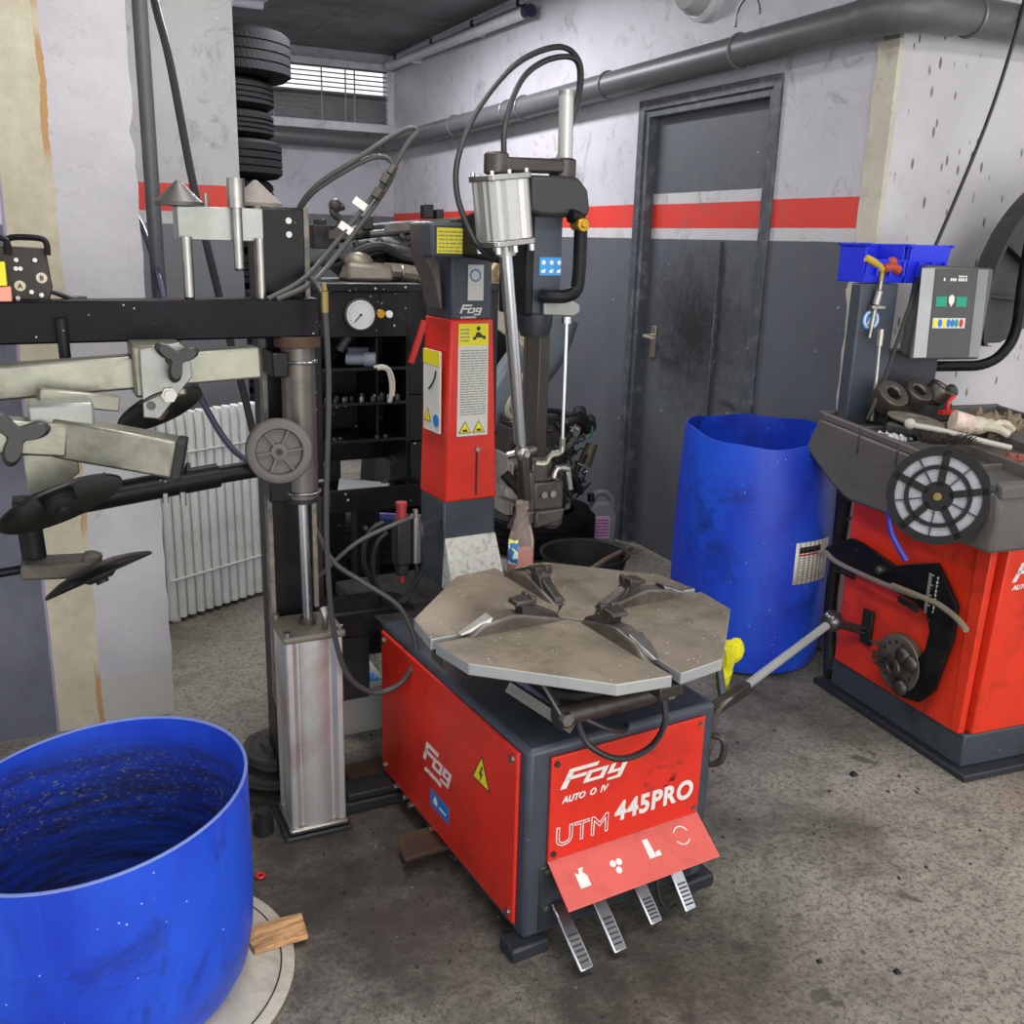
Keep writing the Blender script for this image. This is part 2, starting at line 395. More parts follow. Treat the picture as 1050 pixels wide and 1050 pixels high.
# chipped cream plaster strip on the corner
m = MB(); n = 40; L = []; R_ = []
for i in range(n + 1):
    z = 2.12 * i / n
    L.append((XR - .012, YS + .085 + .012 * rnd.random() + (.012 if rnd.random() < .2 else 0), z)); R_.append((XR - .012, YS - .002, z))
for i in range(n): m.vf([L[i], R_[i], R_[i + 1], L[i + 1], (XR + .01, L[i][1], L[i][2]), (XR + .01, L[i + 1][1], L[i + 1][2]), (XR + .008, YS - .002, L[i][2]), (XR + .008, YS - .002, L[i + 1][2])], [(0, 1, 2, 3), (0, 3, 5, 4), (1, 6, 7, 2)])
struct(m.build('trim_1', CREAMT, smooth=False))
struct(MB().box(XR - .008, XR + .01, YS + .01, YS + .07, 2.1, 2.36).build('trim_2', mat('bare_cement_strip', (112, 110, 108), .85, 0, .3, 14, (180, 176, 170), .6, 18), smooth=False))
# partition with the same red band, and the plastered pier before it
PM, k_, c_ = zoned_wall('painted_partition', white=(192, 191, 189), lower=(116, 119, 125))
struct(MB().box(-2.4, .77, 4.2, 4.34, 0, 2.78).build('wall_partition', PM, smooth=False))
k = NT('patched_pier_paint'); s = k.sep()
wob = k.math('MULTIPLY', k.math('SUBTRACT', k.noise(7, 6, .7), .5), .035)
xx = k.math('DIVIDE', k.math('ADD', k.math('ADD', s[0], wob), 1.), 2.)
xs = k.math('DIVIDE', k.math('ADD', k.math('ADD', s[0], k.math('MULTIPLY', wob, .25)), 1.), 2.)
beige = k.ramp(k.noise(9, 8, .7), [(.3, lin((172, 163, 140))), (.7, lin((202, 194, 172)))])
f = k.ramp(k.noise(5, 5, .6), [(.66, BLACK0), (.72, (.7,) * 3)]); beige = k.mix(f, beige, lin((132, 116, 92)))
wht = k.ramp(k.noise(3, 6), [(.3, lin((172, 169, 173))), (.7, lin((196, 193, 196)))])
f = k.ramp(k.noise(11, 8, .75, dist=1.), [(.58, BLACK0), (.74, (.6,) * 3)]); wht = k.mix(f, wht, lin((140, 134, 130)))
slate = k.ramp(k.noise(7, 7, .7, stretch=(1, 1, .6)), [(.3, lin((84, 86, 98))), (.7, lin((108, 110, 122)))])
lowf = k.ramp(k.math('DIVIDE', s[2], 3.), [(0, WHITE1), (.05, BLACK0)], True)
wht = k.mix(k.math('MULTIPLY', lowf, .6), wht, lin((176, 172, 158)))
slate = k.mix(k.ramp(s[2], [(0, BLACK0), (1., BLACK0)]), slate, slate)
up_ = k.ramp(k.math('DIVIDE', s[2], 3.), [(0, BLACK0), (1.46 / 3, WHITE1)], True)
slate = k.mix(up_, slate, wht)
c = k.mix(k.ramp(xs, [(0, WHITE1), ((1 - .069) / 2, BLACK0)], True), beige, slate)
c = k.mix(k.ramp(xs, [(0, BLACK0), ((1 - .073) / 2, WHITE1), ((1 - .066) / 2, BLACK0)], True), c, lin((150, 138, 160)))
edge = k.ramp(xx, [(0, BLACK0), ((1 + .046) / 2, WHITE1), ((1 + .056) / 2, BLACK0)], True)
c = k.mix(k.math('MULTIPLY', edge, k.ramp(k.noise(2.6, 3), [(.45, BLACK0), (.55, WHITE1)])), c, lin((178, 138, 92)))
c = k.mix(k.ramp(xx, [(0, BLACK0), ((1 + .056) / 2, WHITE1)], True), c, wht)
k.link(c, k.b.inputs['Base Color']); k.b.inputs['Roughness'].default_value = .8
k.bump(k.noise(16, 8, .7), .35, .012)
m = MB(); n = 60
A = []
for i in range(n + 1):
    z = 2.78 * i / n; A.append((.268 + .006 * (rnd.random() - .5) - (.012 if rnd.random() < .1 else 0), z))
for i in range(n):
    (x0, z0), (x1, z1) = A[i], A[i + 1]
    m.vf([(-2.4, 2.95, z0), (x0, 2.95, z0), (x1, 2.95, z1), (-2.4, 2.95, z1), (x0 - .01, 3.3, z0), (x1 - .01, 3.3, z1)], [(0, 1, 2, 3), (1, 4, 5, 2)])
m.vf([(-2.4, 3.3, 0), (.258, 3.3, 0), (.258, 3.3, 2.78), (-2.4, 3.3, 2.78)], [(3, 2, 1, 0)])
struct(m.build('wall_pier', k.m, smooth=False))

# ------------------------------------------------------------------ door
dm, k2, dc = zoned_wall('banded_door_paint', door=True, lower=(90, 94, 101))
d_ = k2.n.new('ShaderNodeVectorMath'); d_.operation = 'DISTANCE'
k2.link(k2.tc.outputs['Object'], d_.inputs[0]); d_.inputs[1].default_value = (XR + .05, 3.62, 1.1)
f = k2.math('ADD', d_.outputs['Value'], k2.math('MULTIPLY', k2.math('SUBTRACT', k2.noise(20, 8, .8), .5), .8))
dc = k2.mix(k2.math('MULTIPLY', k2.ramp(f, [(.05, (.95,) * 3), (.46, BLACK0)]), k2.ramp(k2.math('DIVIDE', k2.sep()[2], 3.), [(0, WHITE1), (1.45 / 3, WHITE1), (1.5 / 3, BLACK0)])), dc, lin((30, 29, 30)))
f = k2.ramp(k2.noise(4, 8, .7), [(.5, BLACK0), (.7, (.5,) * 3)])
zf = k2.ramp(k2.sep()[2], [(.3, WHITE1), (.9, BLACK0)])
dc = k2.mix(k2.math('MULTIPLY', f, zf), dc, lin((84, 80, 72)))
d2 = k2.n.new('ShaderNodeVectorMath'); d2.operation = 'DISTANCE'
k2.link(k2.tc.outputs['Object'], d2.inputs[0]); d2.inputs[1].default_value = (XR + .05, 3.36, .6)
ringf = k2.ramp(d2.outputs['Value'], [(.19, BLACK0), (.205, (.8,) * 3), (.215, (.8,) * 3), (.235, BLACK0)])
dc = k2.mix(k2.math('MULTIPLY', ringf, k2.ramp(k2.noise(12, 4), [(.4, BLACK0), (.6, WHITE1)])), dc, lin((40, 39, 39)))
k2.link(dc, k2.b.inputs['Base Color'])
door = thing('door_1', 'slate grey door with a red and white band across it', 'door', (0, 0, 0)); door['kind'] = 'structure'
FRM = mat('door_frame_paint', (74, 78, 85), .4, 0, .14, 4, (190, 190, 190), .25, 16)
m = MB()
for a, b in ((-.012, .035), (.0, .07)):
    t = .045 if a < 0 else .075
    m.box(XR + a, XR + b, DY1 - t, DY1, 0, DZ).box(XR + a, XR + b, DY0, DY0 + t, 0, DZ).box(XR + a, XR + b, DY0 + t, DY1 - t, DZ - t, DZ)
m.build('door_frame', FRM, door, .003)
leaf = MB().box(XR + .05, XR + .09, DY0 + .07, DY1 - .07, .005, DZ - .07).build('door_leaf', dm, door, smooth=False)
hy = 3.93
MB().box(XR + .042, XR + .052, hy - .02, hy + .02, .94, 1.09).build('handle_plate', mat('tarnished_brass_plate', (150, 142, 122), .4, .7), door, .003)
MB().tube([(XR + .05, hy, 1.045), (XR + .0, hy, 1.045), (XR - .01, hy - .01, 1.045), (XR - .01, hy - .1, 1.04)], .009, 8, 4).build('door_handle', mat('handle_steel', (196, 190, 176), .35, .8), door)
MB().box(XR + .035, XR + .052, DY0 + .35, DY0 + .362, .02, 1.48).build('door_seam', FRM, door)

# ------------------------------------------------------------------ drain pipe, conduit and lamps on the walls
dp = thing('drain_pipe', 'thick grey drain pipe running round the walls below the ceiling', 'pipe', (0, 0, 0))
zp = 2.175; px, pys, pyb = XR - .08, YS - .08, YB - .08
R = .058
MB().cyl((-2.5, pyb, zp + .02), (px - .05, pyb, zp - .03), R, n=24).build('pipe_run', PIPEG, dp)
MB().cyl((px, pyb - .06, zp - .03), (px, pys + .1, zp + .01), R, n=24).build('pipe_run', PIPEG, dp)
MB().cyl((px + .1, pys, zp + .015), (5.5, pys, zp + .04), R, n=24).build('pipe_run', PIPEG, dp)
MB().tube([(px, pys + .17, zp + .01), (px, pys + .09, zp + .01), (px + .03, pys + .03, zp + .012), (px + .09, pys, zp + .014), (px + .2, pys, zp + .015)], R + .008, 24, 4).build('pipe_elbow', PIPEG, dp)
MB().tube([(px - .16, pyb, zp - .025), (px - .06, pyb, zp - .03), (px - .015, pyb - .015, zp - .03), (px, pyb - .06, zp - .03), (px, pyb - .16, zp - .03)], R + .006, 24, 4).build('pipe_elbow', PIPEG, dp)
CL = mat('pipe_clamp_steel', (120, 120, 122), .4, .4)
for y in (6.15, 5.35, 5.15, 4.25, 3.28):
    mm = M4((px, y, zp - .03 + .04 * (YB - y) / 5), (1, 0, 0), (0, 0, 1), (0, 1, 0))
    b = MB().torus(R + .003, .005, mm, 24, 6).cyl((px + .06, y, zp + .01), (px + .1, y, zp + .01), .006, n=8)
    if y < 4: b.torus(.07, .006, M4((px - .02, y - .05, zp + .11), (0, 1, 0), (0, 0, 1), (1, 0, 0)), 16, 6, -.3, PI)
    b.build('pipe_clamp', CL, dp)
MB().torus(R + .003, .005, M4((2.1, pyb, zp - .02), (1, 0, 0), (0, 0, 1), (0, 1, 0)), 24, 6).build('pipe_clamp', CL, dp)
MB().torus(R + .003, .005, M4((px + .28, pys, zp + .016), (0, 1, 0), (0, 0, 1), (1, 0, 0)), 24, 6).build('pipe_clamp', CL, dp)
fl = thing('fluorescent_tube_lamp', 'long pale tubular lamp under the ceiling edge on the right wall', 'lamp', (0, 0, 0))
MB().cyl((2.515, 5.2, 2.652), (2.515, 7.5, 2.69), .03, n=20).build('lamp_tube', mat('frosted_lamp_tube', (208, 208, 212), .3), fl)
MB().cyl((2.515, 5.15, 2.651), (2.515, 5.21, 2.652), .034, n=20).build('end_cap', mat('blue_black_cap', (26, 32, 56), .4), fl)
MB().cyl((2.515, 7.49, 2.69), (2.515, 7.56, 2.691), .034, n=20).build('end_cap', LAMPG, fl)
for y in (5.9, 7.0): MB().box(2.51, XR, y - .012, y + .012, 2.64, 2.7).build('bracket', LAMPG, fl)
cond = thing('cable_conduit', 'thin cable conduit along the ceiling edge above the tubular lamp', 'conduit', (0, 0, 0))
MB().cyl((2.545, 2.8, 2.71), (2.545, 7.6, 2.745), .013, n=10).build('conduit_tube', mat('conduit_grey', (176, 176, 182), .5), cond)
for y in (4.9, 5.35, 6.0, 6.7, 7.45): MB().box(2.525, XR, y - .012, y + .012, 2.705 + (y - 4.9) * .007, 2.74 + (y - 4.9) * .007).build('cable_clip', BLACKM, cond)
bl_ = thing('bulkhead_lamp', 'round frosted bulkhead lamp on the wall above the grey pipe', 'lamp', (XR, 3.63, 2.475))
MX = M4((0, 0, 0), (0, 0, 1), (0, 1, 0), (-1, 0, 0))
MB().lathe([(.13, 0), (.13, .03), (.115, .045)], 32, MX).build('lamp_base', LAMPG, bl_)
MB().lathe([(.112, .03), (.11, .07), (.09, .11), (.05, .13), (.004, .136)], 32, MX).build('lamp_glass', mat('frosted_lamp_glass', (170, 168, 166), .25), bl_)
cl_ = thing('ceiling_lamp', 'white batten lamp on the ceiling above the tyre stack', 'lamp', (1.05, 6.235, 2.78))
MB().box(-.5, .29, -.06, .06, -.03, 0).build('lamp_body', LAMPG, cl_, .005)
MB().cyl((-.48, 0, -.05), (.27, 0, -.05), .022).build('lamp_tube', mat('lamp_tube_white', (226, 230, 250), .3), cl_)

# ------------------------------------------------------------------ stack of tyres, drop pipe, cables, radiator
def tyre_mesh(R, r, w, n=48):
    p = [(r, .008), (r + .015, .004), (R * .82, .0), (R - .03, .004), (R - .008, .022)]
    gs = 4; t = (w - .044) / gs
    for i in range(gs):
        z0 = .022 + i * t
        p += [(R, z0 + .004), (R, z0 + t - .006), (R - .008, z0 + t - .005), (R - .008, z0 + t)]
    p += [(R - .008, w - .02), (R - .03, w - .004), (R * .82, w), (r + .015, w - .004), (r, w - .008), (r + .012, w * .5), (r, .008)]
    return p
def tyre_mat():
    k = NT('tyre_rubber')
    c = k.ramp(k.noise(12, 5), [(.3, lin((11, 11, 13))), (.7, lin((22, 22, 24)))])
    k.link(c, k.b.inputs['Base Color']); k.b.inputs['Roughness'].default_value = .7; k.b.inputs['Specular IOR Level'].default_value = .25
    ang = k.n.new('ShaderNodeMath'); ang.operation = 'ARCTAN2'; s = k.sep(); k.link(s[1], ang.inputs[0]); k.link(s[0], ang.inputs[1])
    w = k.math('SINE', k.math('ADD', k.math('MULTIPLY', ang.outputs[0], 72), k.math('MULTIPLY', s[2], 90)))
    k.bump(k.ramp(w, [(.4, BLACK0), (.6, WHITE1)]), .5, .008); return k.m
TYRE = tyre_mat()
def tyre(R, r, w, loc, label, group=None, rot=None):
    o = MB().lathe(tyre_mesh(R, r, w), 64, close=False).build('tyre', TYRE, None, loc=loc)
    if rot: o.rotation_euler = rot
    return tag(o, label, 'tyre', group)
lv = [(2.275, .31, .25, 1.085), (2.115, .275, .16, 1.02), (1.965, .27, .15, 1.02), (1.755, .285, .21, 1.045), (1.56, .265, .195, 1.01), (1.36, .27, .2, 1.03), (1.165, .265, .195, 1.0), (.97, .27, .195, 1.04), (.775, .27, .195, 1.01), (.58, .27, .195, 1.03), (.385, .275, .195, 1.02), (.19, .28, .195, 1.03), (0, .28, .19, 1.02)]
words = ['widest tyre, topmost of the tall stack by the partition', 'narrow tyre second from the top of the tall stack', 'narrow tyre third from the top of the tall stack', 'broad bulging tyre fourth from the top of the tall stack', 'tyre fifth from the top, above the metal cone']
for i, (z, R, w, x) in enumerate(lv):
    tyre(R, R * .62, w - .006, (x, 5.95, z + .003), words[i] if i < 5 else '%s tyre from the top of the tall stack beside the grey partition' % ('sixth seventh eighth ninth tenth eleventh twelfth lowest'.split()[i - 5]), 'tall stack of tyres')
o = thing('drop_pipe', 'dark grey pipe hanging upright from the ceiling beside the white pier', 'pipe', (.312, 3.02, 0))
MB().cyl((0, 0, 1.13), (0, 0, 2.78), .0205, n=20).build('pipe_run', mat('dark_grey_pipe', (76, 78, 80), .45, 0, .15, 5), o)
MB().cyl((0, 0, 1.1), (0, 0, 1.15), .026, n=16).build('pipe_end', BLACKM, o)
o = MB().tube([(.345, 3.06, 2.2), (.356, 3.06, 2.06), (.386, 3.06, 1.91), (.431, 3.06, 1.58), (.5, 3.06, 1.2), (.56, 3.06, .9), (.6, 3.02, .6), (.66, 3.0, .3), (.72, 3.0, .01)], .0115, 8, 6).build('power_cable', HOSE)
tag(o, 'black cable falling down in front of the white partition to the radiator', 'cable')
o = MB().tube([(.25, 3.325, 1.62), (.275, 3.315, 1.54), (.30, 3.1, 1.424), (.318, 2.85, 1.22), (.36, 2.75, 1.058), (.414, 2.65, .926), (.47, 2.57, .87), (.56, 2.5, .82)], .009, 8, 6).build('air_hose', mat('navy_hose', (24, 28, 56), .4))
tag(o, 'navy blue hose sagging behind the press arms across the radiator', 'hose')
rd = thing('radiator', 'white ribbed column radiator standing loose before the grey partition', 'radiator', (.345, 3.70, 0), math.atan2(.236, .451))
m = MB(); n = 14; p = .0405
for i in range(n):
    x = .012 + i * p; h = .805
    for yy in (.0, .055): m.tube([(x, yy, .02), (x, yy, .06), (x, yy, h - .05), (x, yy + (.008 if yy == 0 else -.008), h)], .0178, 10)
    m.box(x - .013, x + .013, 0, .055, h - .03, h - .005).box(x - .013, x + .013, 0, .055, .02, .05)
m.build('ribbed_panel', RADW, rd)
MB().box(0, n * p - .01, .026, .03, .08, .78).build('back_sheet', RADW, rd)
for z in (.18, .665): MB().tube([(-.005, -.018, z), (n * p, -.018, z)], .0045, 6).build('cross_rail', RADW, rd)
for x in (.03, n * p - .04): MB().box(x - .015, x + .015, .005, .05, 0, .03).build('foot', RADW, rd)
# ================================================================== tyre changer
def tri_sign(parent, m, r, txt=None):
    """yellow warning triangle, black rim and a black mark"""
    a = [(r * math.cos(PI / 2 + k * 2 * PI / 3), r * math.sin(PI / 2 + k * 2 * PI / 3)) for k in range(3)]
    o = MB().prism(a, m, .0008).build('warning_triangle', INK, parent, smooth=False)
    MB().prism([(x * .84, y * .84) for x, y in a], m @ Matrix.Translation((0, 0, .0006)), .0006).build('yellow_field', YELLOW, o, smooth=False)
    return o
def label_lines(parent, m, x0, x1, z0, z1, n, ink, gap=.45, seed=1, name='printed_lines'):
    q = random.Random(seed); b = MB(); h = (z1 - z0) / n
    for i in range(n):
        z = z1 - (i + 1) * h; x = x0
        while x < x1 - .002:
            w = min(q.uniform(.006, .02), x1 - x); 
            b.prism([(x, z), (x + w, z), (x + w, z + h * gap), (x, z + h * gap)], m, .0006); x += w + .0025
    return b.build(name, ink, parent, smooth=False)
CH = (.80, 1.545); CHR = math.radians(4.5)
T = thing('tire_changer', 'red and slate grey tyre changer with octagonal turntable and tall swing arm column', 'tyre changer', (CH[0], CH[1], 0), CHR)
Vv = Vector
def G2C(p):
    d = Vv(p) - Vv((CH[0], CH[1], 0)); c, s = math.cos(CHR), math.sin(CHR)
    return Vv((d.x * c + d.y * s, -d.x * s + d.y * c, d.z))
# cabinet
CW, CD_, CHT = .49, .765, .478
MB().box(.0, .47, .755, 1.12, .44, .477).build('rear_deck', mat('grimy_black_deck', (26, 25, 24), .75, 0, .4, 20, (80, 72, 60), .6, 30), T, .004)
b = MB(); b.box(0, CW, 0, CD_, .03, CHT)
b.build('cabinet', GREY, T, .012)
MB().box(.035, .455, -.004, .004, .045, .2).build('kick_plate', GREYD, T, .003)
m = MB()
for x, z in ((.05, .19), (.05, .1), (.155, .115), (.245, .14), (.43, .19)): m.cyl((x, -.009, z), (x, -.003, z), .006, n=10)
m.apart('bolt', STEEL, T)
for x0, y0 in ((-.035, -.02), (.43, -.015), (-.02, .68), (.42, .68)):
    MB().box(x0, x0 + .09, y0, y0 + .06, 0, .032).build('base_foot', GREYD, T, .006)
sp = MB(); o0, i0 = .03, .05
A = [(-.001, .03, .052), (-.001, .752, .052), (-.001, .752, .462), (-.001, .03, .462)]
B_ = [(-.008, .034, .056), (-.008, .748, .056), (-.008, .748, .458), (-.008, .034, .458)]
Cc = [(-.009, .085, .10), (-.009, .70, .10), (-.009, .70, .42), (-.009, .085, .42)]
D_ = [(-.017, .125, .13), (-.017, .655, .13), (-.017, .655, .39), (-.017, .125, .39)]
sp.ring([[Vv(p) for p in r] for r in (A, B_, Cc, D_)])
SP = sp.build('side_panel', RED, T, .002)
for v, z in ((.05, .44), (.05, .075), (.73, .44), (.73, .075)): MB().cyl((-.008, v, z), (-.014, v, z), .008, n=12).build('bolt', STEEL, SP)
FGx = -.0178
def fog_logo(parent, m, h, sx, worn=False):
    """the three block letters of the maker's logo, leaning to the right"""
    R = [(0, 0, .2, .78), (0, .8, 1.0, 1), (0, .42, .72, .6), (.76, 0, .92, .62), (.92, .46, 1.3, .62), (.92, 0, 1.3, .16), (1.3, 0, 1.46, .62), (1.98, -.24, 2.15, .62)]
    R += [(1.56, .28, 1.72, .62), (1.56, .12, 1.98, .28), (1.66, -.24, 1.98, -.1)] if worn else [(1.56, .12, 1.72, .62), (1.72, .46, 1.98, .62), (1.72, .12, 1.98, .26), (1.5, -.24, 1.98, -.1)]
    b = MB()
    for x0, y0, x1, y1 in R: b.prism([((x + .3 * y) * h * sx, y * h) for x, y in ((x0, y0), (x1, y0), (x1, y1), (x0, y1))], m, .0008)
    return b.build('lettering', WHITEP, parent, smooth=False)
fog_logo(SP, XF((FGx + .0004, .463, .236), 'left'), .052, 1.28)
writing('lettering', 'AUTOMOTIVE', .0135, WHITEP, SP, (FGx, .455, .207), LEFTF, .25, .0006, sx=1.05)
t = tri_sign(SP, XF((-.0175, .165, .345), 'left'), .047)
MB().prism([(.003, .022), (-.008, -.002), (-.001, -.002), (-.005, -.02), (.008, .005), (.001, .005), (.008, .022)], XF((-.0187, .165, .345), 'left'), .0006).build('bolt_mark', INK, t, smooth=False)
bs = MB().prism([(-.05, -.022), (.05, -.022), (.05, .022), (-.05, .022)], XF((-.0172, .37, .152), 'left'), .0008).build('blue_label', BLUEL, SP, smooth=False)
MB().prism([(-.035, -.008), (-.012, -.008), (-.012, .002), (-.022, .014), (-.03, .004)], XF((-.018, .37, .152), 'left'), .0006).prism([(.0, -.008), (.035, -.008), (.035, -.002), (.0, -.002)], XF((-.018, .37, .152), 'left'), .0006).build('label_mark', WHITEP, bs, smooth=False)
# front panel with the bent flap
b = MB(); b.prism([(.05, .214), (.452, .214), (.452, .456), (.05, .456)], XF((0, -.001, 0)), .008)
FP = b.build('front_panel', RED, T, .002)
b = MB(); b.hexa([(.05, -.009, .211), (.452, -.009, .211), (.05, -.004, .216), (.452, -.004, .216), (.05, -.009, .217), (.452, -.009, .217), (.05, -.004, .219), (.452, -.004, .219)])
b = MB().vf([(.05, -.006, .215), (.452, -.006, .215), (.455, -.088, .150), (.052, -.088, .150), (.05, -.008, .210), (.452, -.008, .210), (.455, -.090, .146), (.052, -.090, .146)], [(0, 1, 2, 3), (4, 7, 6, 5), (0, 3, 7, 4), (1, 5, 6, 2), (3, 2, 6, 7), (0, 4, 5, 1)])
FL = b.build('pedal_flap', RED2, FP, smooth=False); FL['label'] = 'faded sloping flap over the pedals'
for x, z in ((.062, .44), (.44, .44), (.062, .23), (.44, .23)): MB().cyl((x, -.008, z), (x, -.013, z), .0065, n=12).build('bolt', STEEL if x > .2 else INK, FP)
yF = -.0096
fog_logo(FP, XF((.072, yF + .0006, .378)), .042, 1.75, True)
writing('lettering', 'AUTO  O  IV', .02, WHITEP, FP, (.078, yF, .345), FRONT, .28, .0007, sx=1.0)
writing('model_lettering', 'UTM', .064, WHITEP, FP, (.064, yF, .245), FRONT, 0, 0, outline=.0014, sx=1.04)
writing('model_lettering', '445PRO', .062, WHITEP, FP, (.216, yF, .262), FRONT, .04, .0022, sx=.93, spacing=1.12)
sm = MB()
q = random.Random(3)
for i in range(30):
    a = q.uniform(0, 2 * PI); r = .05 * (1 if q.random() < .6 else q.random()); x, z = .335 + r * math.cos(a), .36 + r * 1.05 * math.sin(a); w = q.uniform(.003, .012)
    sm.prism([(x - w, z - w * .3), (x + w * .6, z - w * .5), (x + w, z + w * .3), (x - w * .4, z + w * .4)], XF((0, -.009, 0)), .0003)
sm.build('worn_print', mat('worn_red_brown_print', (176, 42, 34), .5), FP, smooth=False)
fr = Vv((0, .082, .065)).normalized()
def FLM(x, t): # frame lying on the flap: x across, t down the slope from the bend
    p = Vv((x, -.006, .2158)) - fr * t
    return M4(p, (1, 0, 0), fr, Vv((0, -.065, .082)).normalized())
b = MB(); mm = FLM(.11, .055); b.prism([(-.012, -.02), (.014, -.02), (.014, .0), (.006, .012), (.012, .02), (.0, .02), (-.004, .008), (-.012, .014)], mm, .0006)
mm = FLM(.20, .055)
for dx, dz in ((-.008, .006), (.008, .006), (0, -.01)): b.lathe([(.0075, .0), (.0075, .0006)], 12, mm @ Matrix.Translation((dx, dz, 0)))
mm = FLM(.295, .045); b.prism([(-.012, -.02), (.006, -.02), (.002, .022), (-.012, .022)], mm, .0006).prism([(.006, -.02), (.02, -.02), (.02, -.008), (.008, -.01)], mm, .0006)
mm = FLM(.385, .04)
for a0, a1 in ((.3, 2.6), (3.6, 5.6)): b.torus(.02, .0016, mm, 16, 5, a0, a1)
b.apart('pedal_mark', WHITEP, FL, smooth=False)
for i, (x, tv, tz, top) in enumerate(((.08, -.122, .016, .105), (.172, -.112, .018, .112), (.288, -.085, .026, .10), (.385, -.085, .024, .115))):
    d = Vv((0, tv + .005, tz - top)).normalized(); nrm = Vv((0, d.z, -d.y)).normalized()
    if nrm.z < 0: nrm = -nrm
    p0, p1 = Vv((x, -.005, top)), Vv((x + .004, tv, tz))
    pd = MB().bar(p0, p1, .034, .009, nrm).build('foot_pedal', CHROME, T, .004)
    b = MB()
    for k in range(6):
        c = p0.lerp(p1, .5 + .075 * k) + nrm * .0048
        b.bar(c - Vv((.011, 0, 0)), c + Vv((.011, 0, 0)), .0035, .002, nrm)
    b.build('grip_slot', INK, pd)
MB().tube([(.34, -.01, .15), (.335, -.03, .06), (.35, -.05, .02), (.37, -.06, .03)], .005, 6, 4).build('cable', RUBBER, T)
# turntable
TC = Vv((.259, .236, 0)); TZ = .646; TR = .369
OCT = [(TR * math.cos(math.radians(22.5 + 45 * k)), TR * math.sin(math.radians(22.5 + 45 * k))) for k in range(8)]
tb = MB(); g = .011
for q in range(4):
    a = q * PI / 2; R2 = Matrix.Rotation(a, 4, 'Z')
    e = .36; va, vb = TR * math.cos(math.radians(21)), TR * math.sin(math.radians(21))
    poly = [(.055, g), (e, g), (va, vb), (vb, va), (g, e), (g, .055), (.03, .03)]
    tb.prism(poly, Matrix.Translation((TC.x, TC.y, TZ - .026)) @ R2, .026)
tt = tb.build('turntable', [TABLE, TEDGE], T, .0025, smooth=False)
for p in tt.data.polygons:
    if abs(p.normal.z) < .5: p.material_index = 1
b = MB().lathe([(.105, CHT), (.105, .5), (.17, .56), (.17, .585)], 32, Matrix.Translation((TC.x, TC.y, 0)))
for q in range(4):
    R2 = Matrix.Translation((TC.x, TC.y, 0)) @ Matrix.Rotation(q * PI / 2, 4, 'Z')
    b.box(.02, .35, -.03, .03, TZ - .055, TZ - .03, R2)
b.build('turntable_base', DSTEEL, T, .003)
b = MB(); R2 = Matrix.Translation((TC.x, TC.y, 0)) @ Matrix.Rotation(PI / 4, 4, 'Z')
b.box(-.04, .04, -.04, .04, TZ - .02, TZ + .002, R2).lathe([(.02, TZ + .002), (.012, TZ + .006)], 16, Matrix.Translation((TC.x, TC.y, 0)))
b.build('centre_plate', TABLE, T, .002)
JAW = mat('worn_jaw_steel', (104, 98, 90), .4, .55, .3, 14, (52, 46, 40), .7, 12)
for q, r0 in enumerate((.01, .02, 0, -.005)):
    R2 = Matrix.Translation((TC.x, TC.y, 0)) @ Matrix.Rotation(q * PI / 2, 4, 'Z') @ Matrix.Translation((r0, 0, TZ))
    RX = R2 @ M4((0, .026, 0), (1, 0, 0), (0, 0, 1), (0, -1, 0))
    jw = MB().prism([(.05, .0), (.06, .006), (.15, .03), (.18, .034), (.25, .024), (.285, .002), (.285, -.02), (.05, -.02)], RX @ Matrix.Translation((0, 0, .004)), .044).build('clamp_jaw', JAW, T, .006)
    b = MB().hexa([R2 @ Vv(p) for p in ((.10, -.016, .012), (.15, -.018, .02), (.10, .016, .012), (.15, .018, .02), (.128, -.018, .06), (.158, -.018, .058), (.128, .018, .06), (.158, .018, .058))]).box(.122, .134, -.024, -.004, .046, .068, R2).box(.122, .134, .004, .024, .046, .068, R2).hexa([R2 @ Vv(p) for p in ((.128, -.022, .05), (.172, -.02, .05), (.128, .022, .05), (.172, .02, .05), (.124, -.022, .064), (.168, -.02, .06), (.124, .022, .064), (.168, .02, .06))]).hexa([R2 @ Vv(p) for p in ((.05, -.012, .0), (.12, -.014, .012), (.05, .012, .0), (.12, .014, .012), (.055, -.01, .012), (.128, -.013, .048), (.055, .01, .012), (.128, .013, .048))])
    b.build('jaw_claw', DSTEEL, jw, .003)
    MB().hexa([R2 @ Vv(p) for p in ((.235, -.02, .018), (.296, -.006, .0), (.235, .02, .018), (.296, .006, .0), (.225, -.018, .036), (.302, -.004, .006), (.225, .018, .036), (.302, .004, .006))]).build('jaw_ramp', STEEL, jw, .002)
    MB().box(.0, .33, -.022, .022, -.03, -.012, R2).build('slide_rail', BLACKM, jw)
b = MB().cyl((.075, -.012, .548), (.30, -.012, .548), .022, n=18).cyl((.055, -.012, .548), (.08, -.012, .548), .026, n=18).cyl((.295, -.012, .548), (.325, -.012, .548), .026, n=18)
b.build('clamp_cylinder', DSTEEL, T)
for x in (.06, .32): MB().cyl((x, -.045, .555), (x, -.03, .555), .014, n=6).cyl((x, -.035, .553), (x, .06, .6), .008).build('link_bolt', STEEL, T)
for p0, p1 in (((.0, .09, .585), (.09, -.02, .52)), ((.03, .12, .585), (.1, .0, .52))): MB().bar(p0, p1, .012, .025).build('link_bar', STEEL, T)
MB().tube([(.1, -.02, .53), (.11, -.05, .49), (.17, -.07, .455), (.25, -.065, .455), (.3, -.05, .49), (.31, -.03, .54), (.3, -.02, .57)], .007, 8, 6).build('hose_loop', HOSE, T)
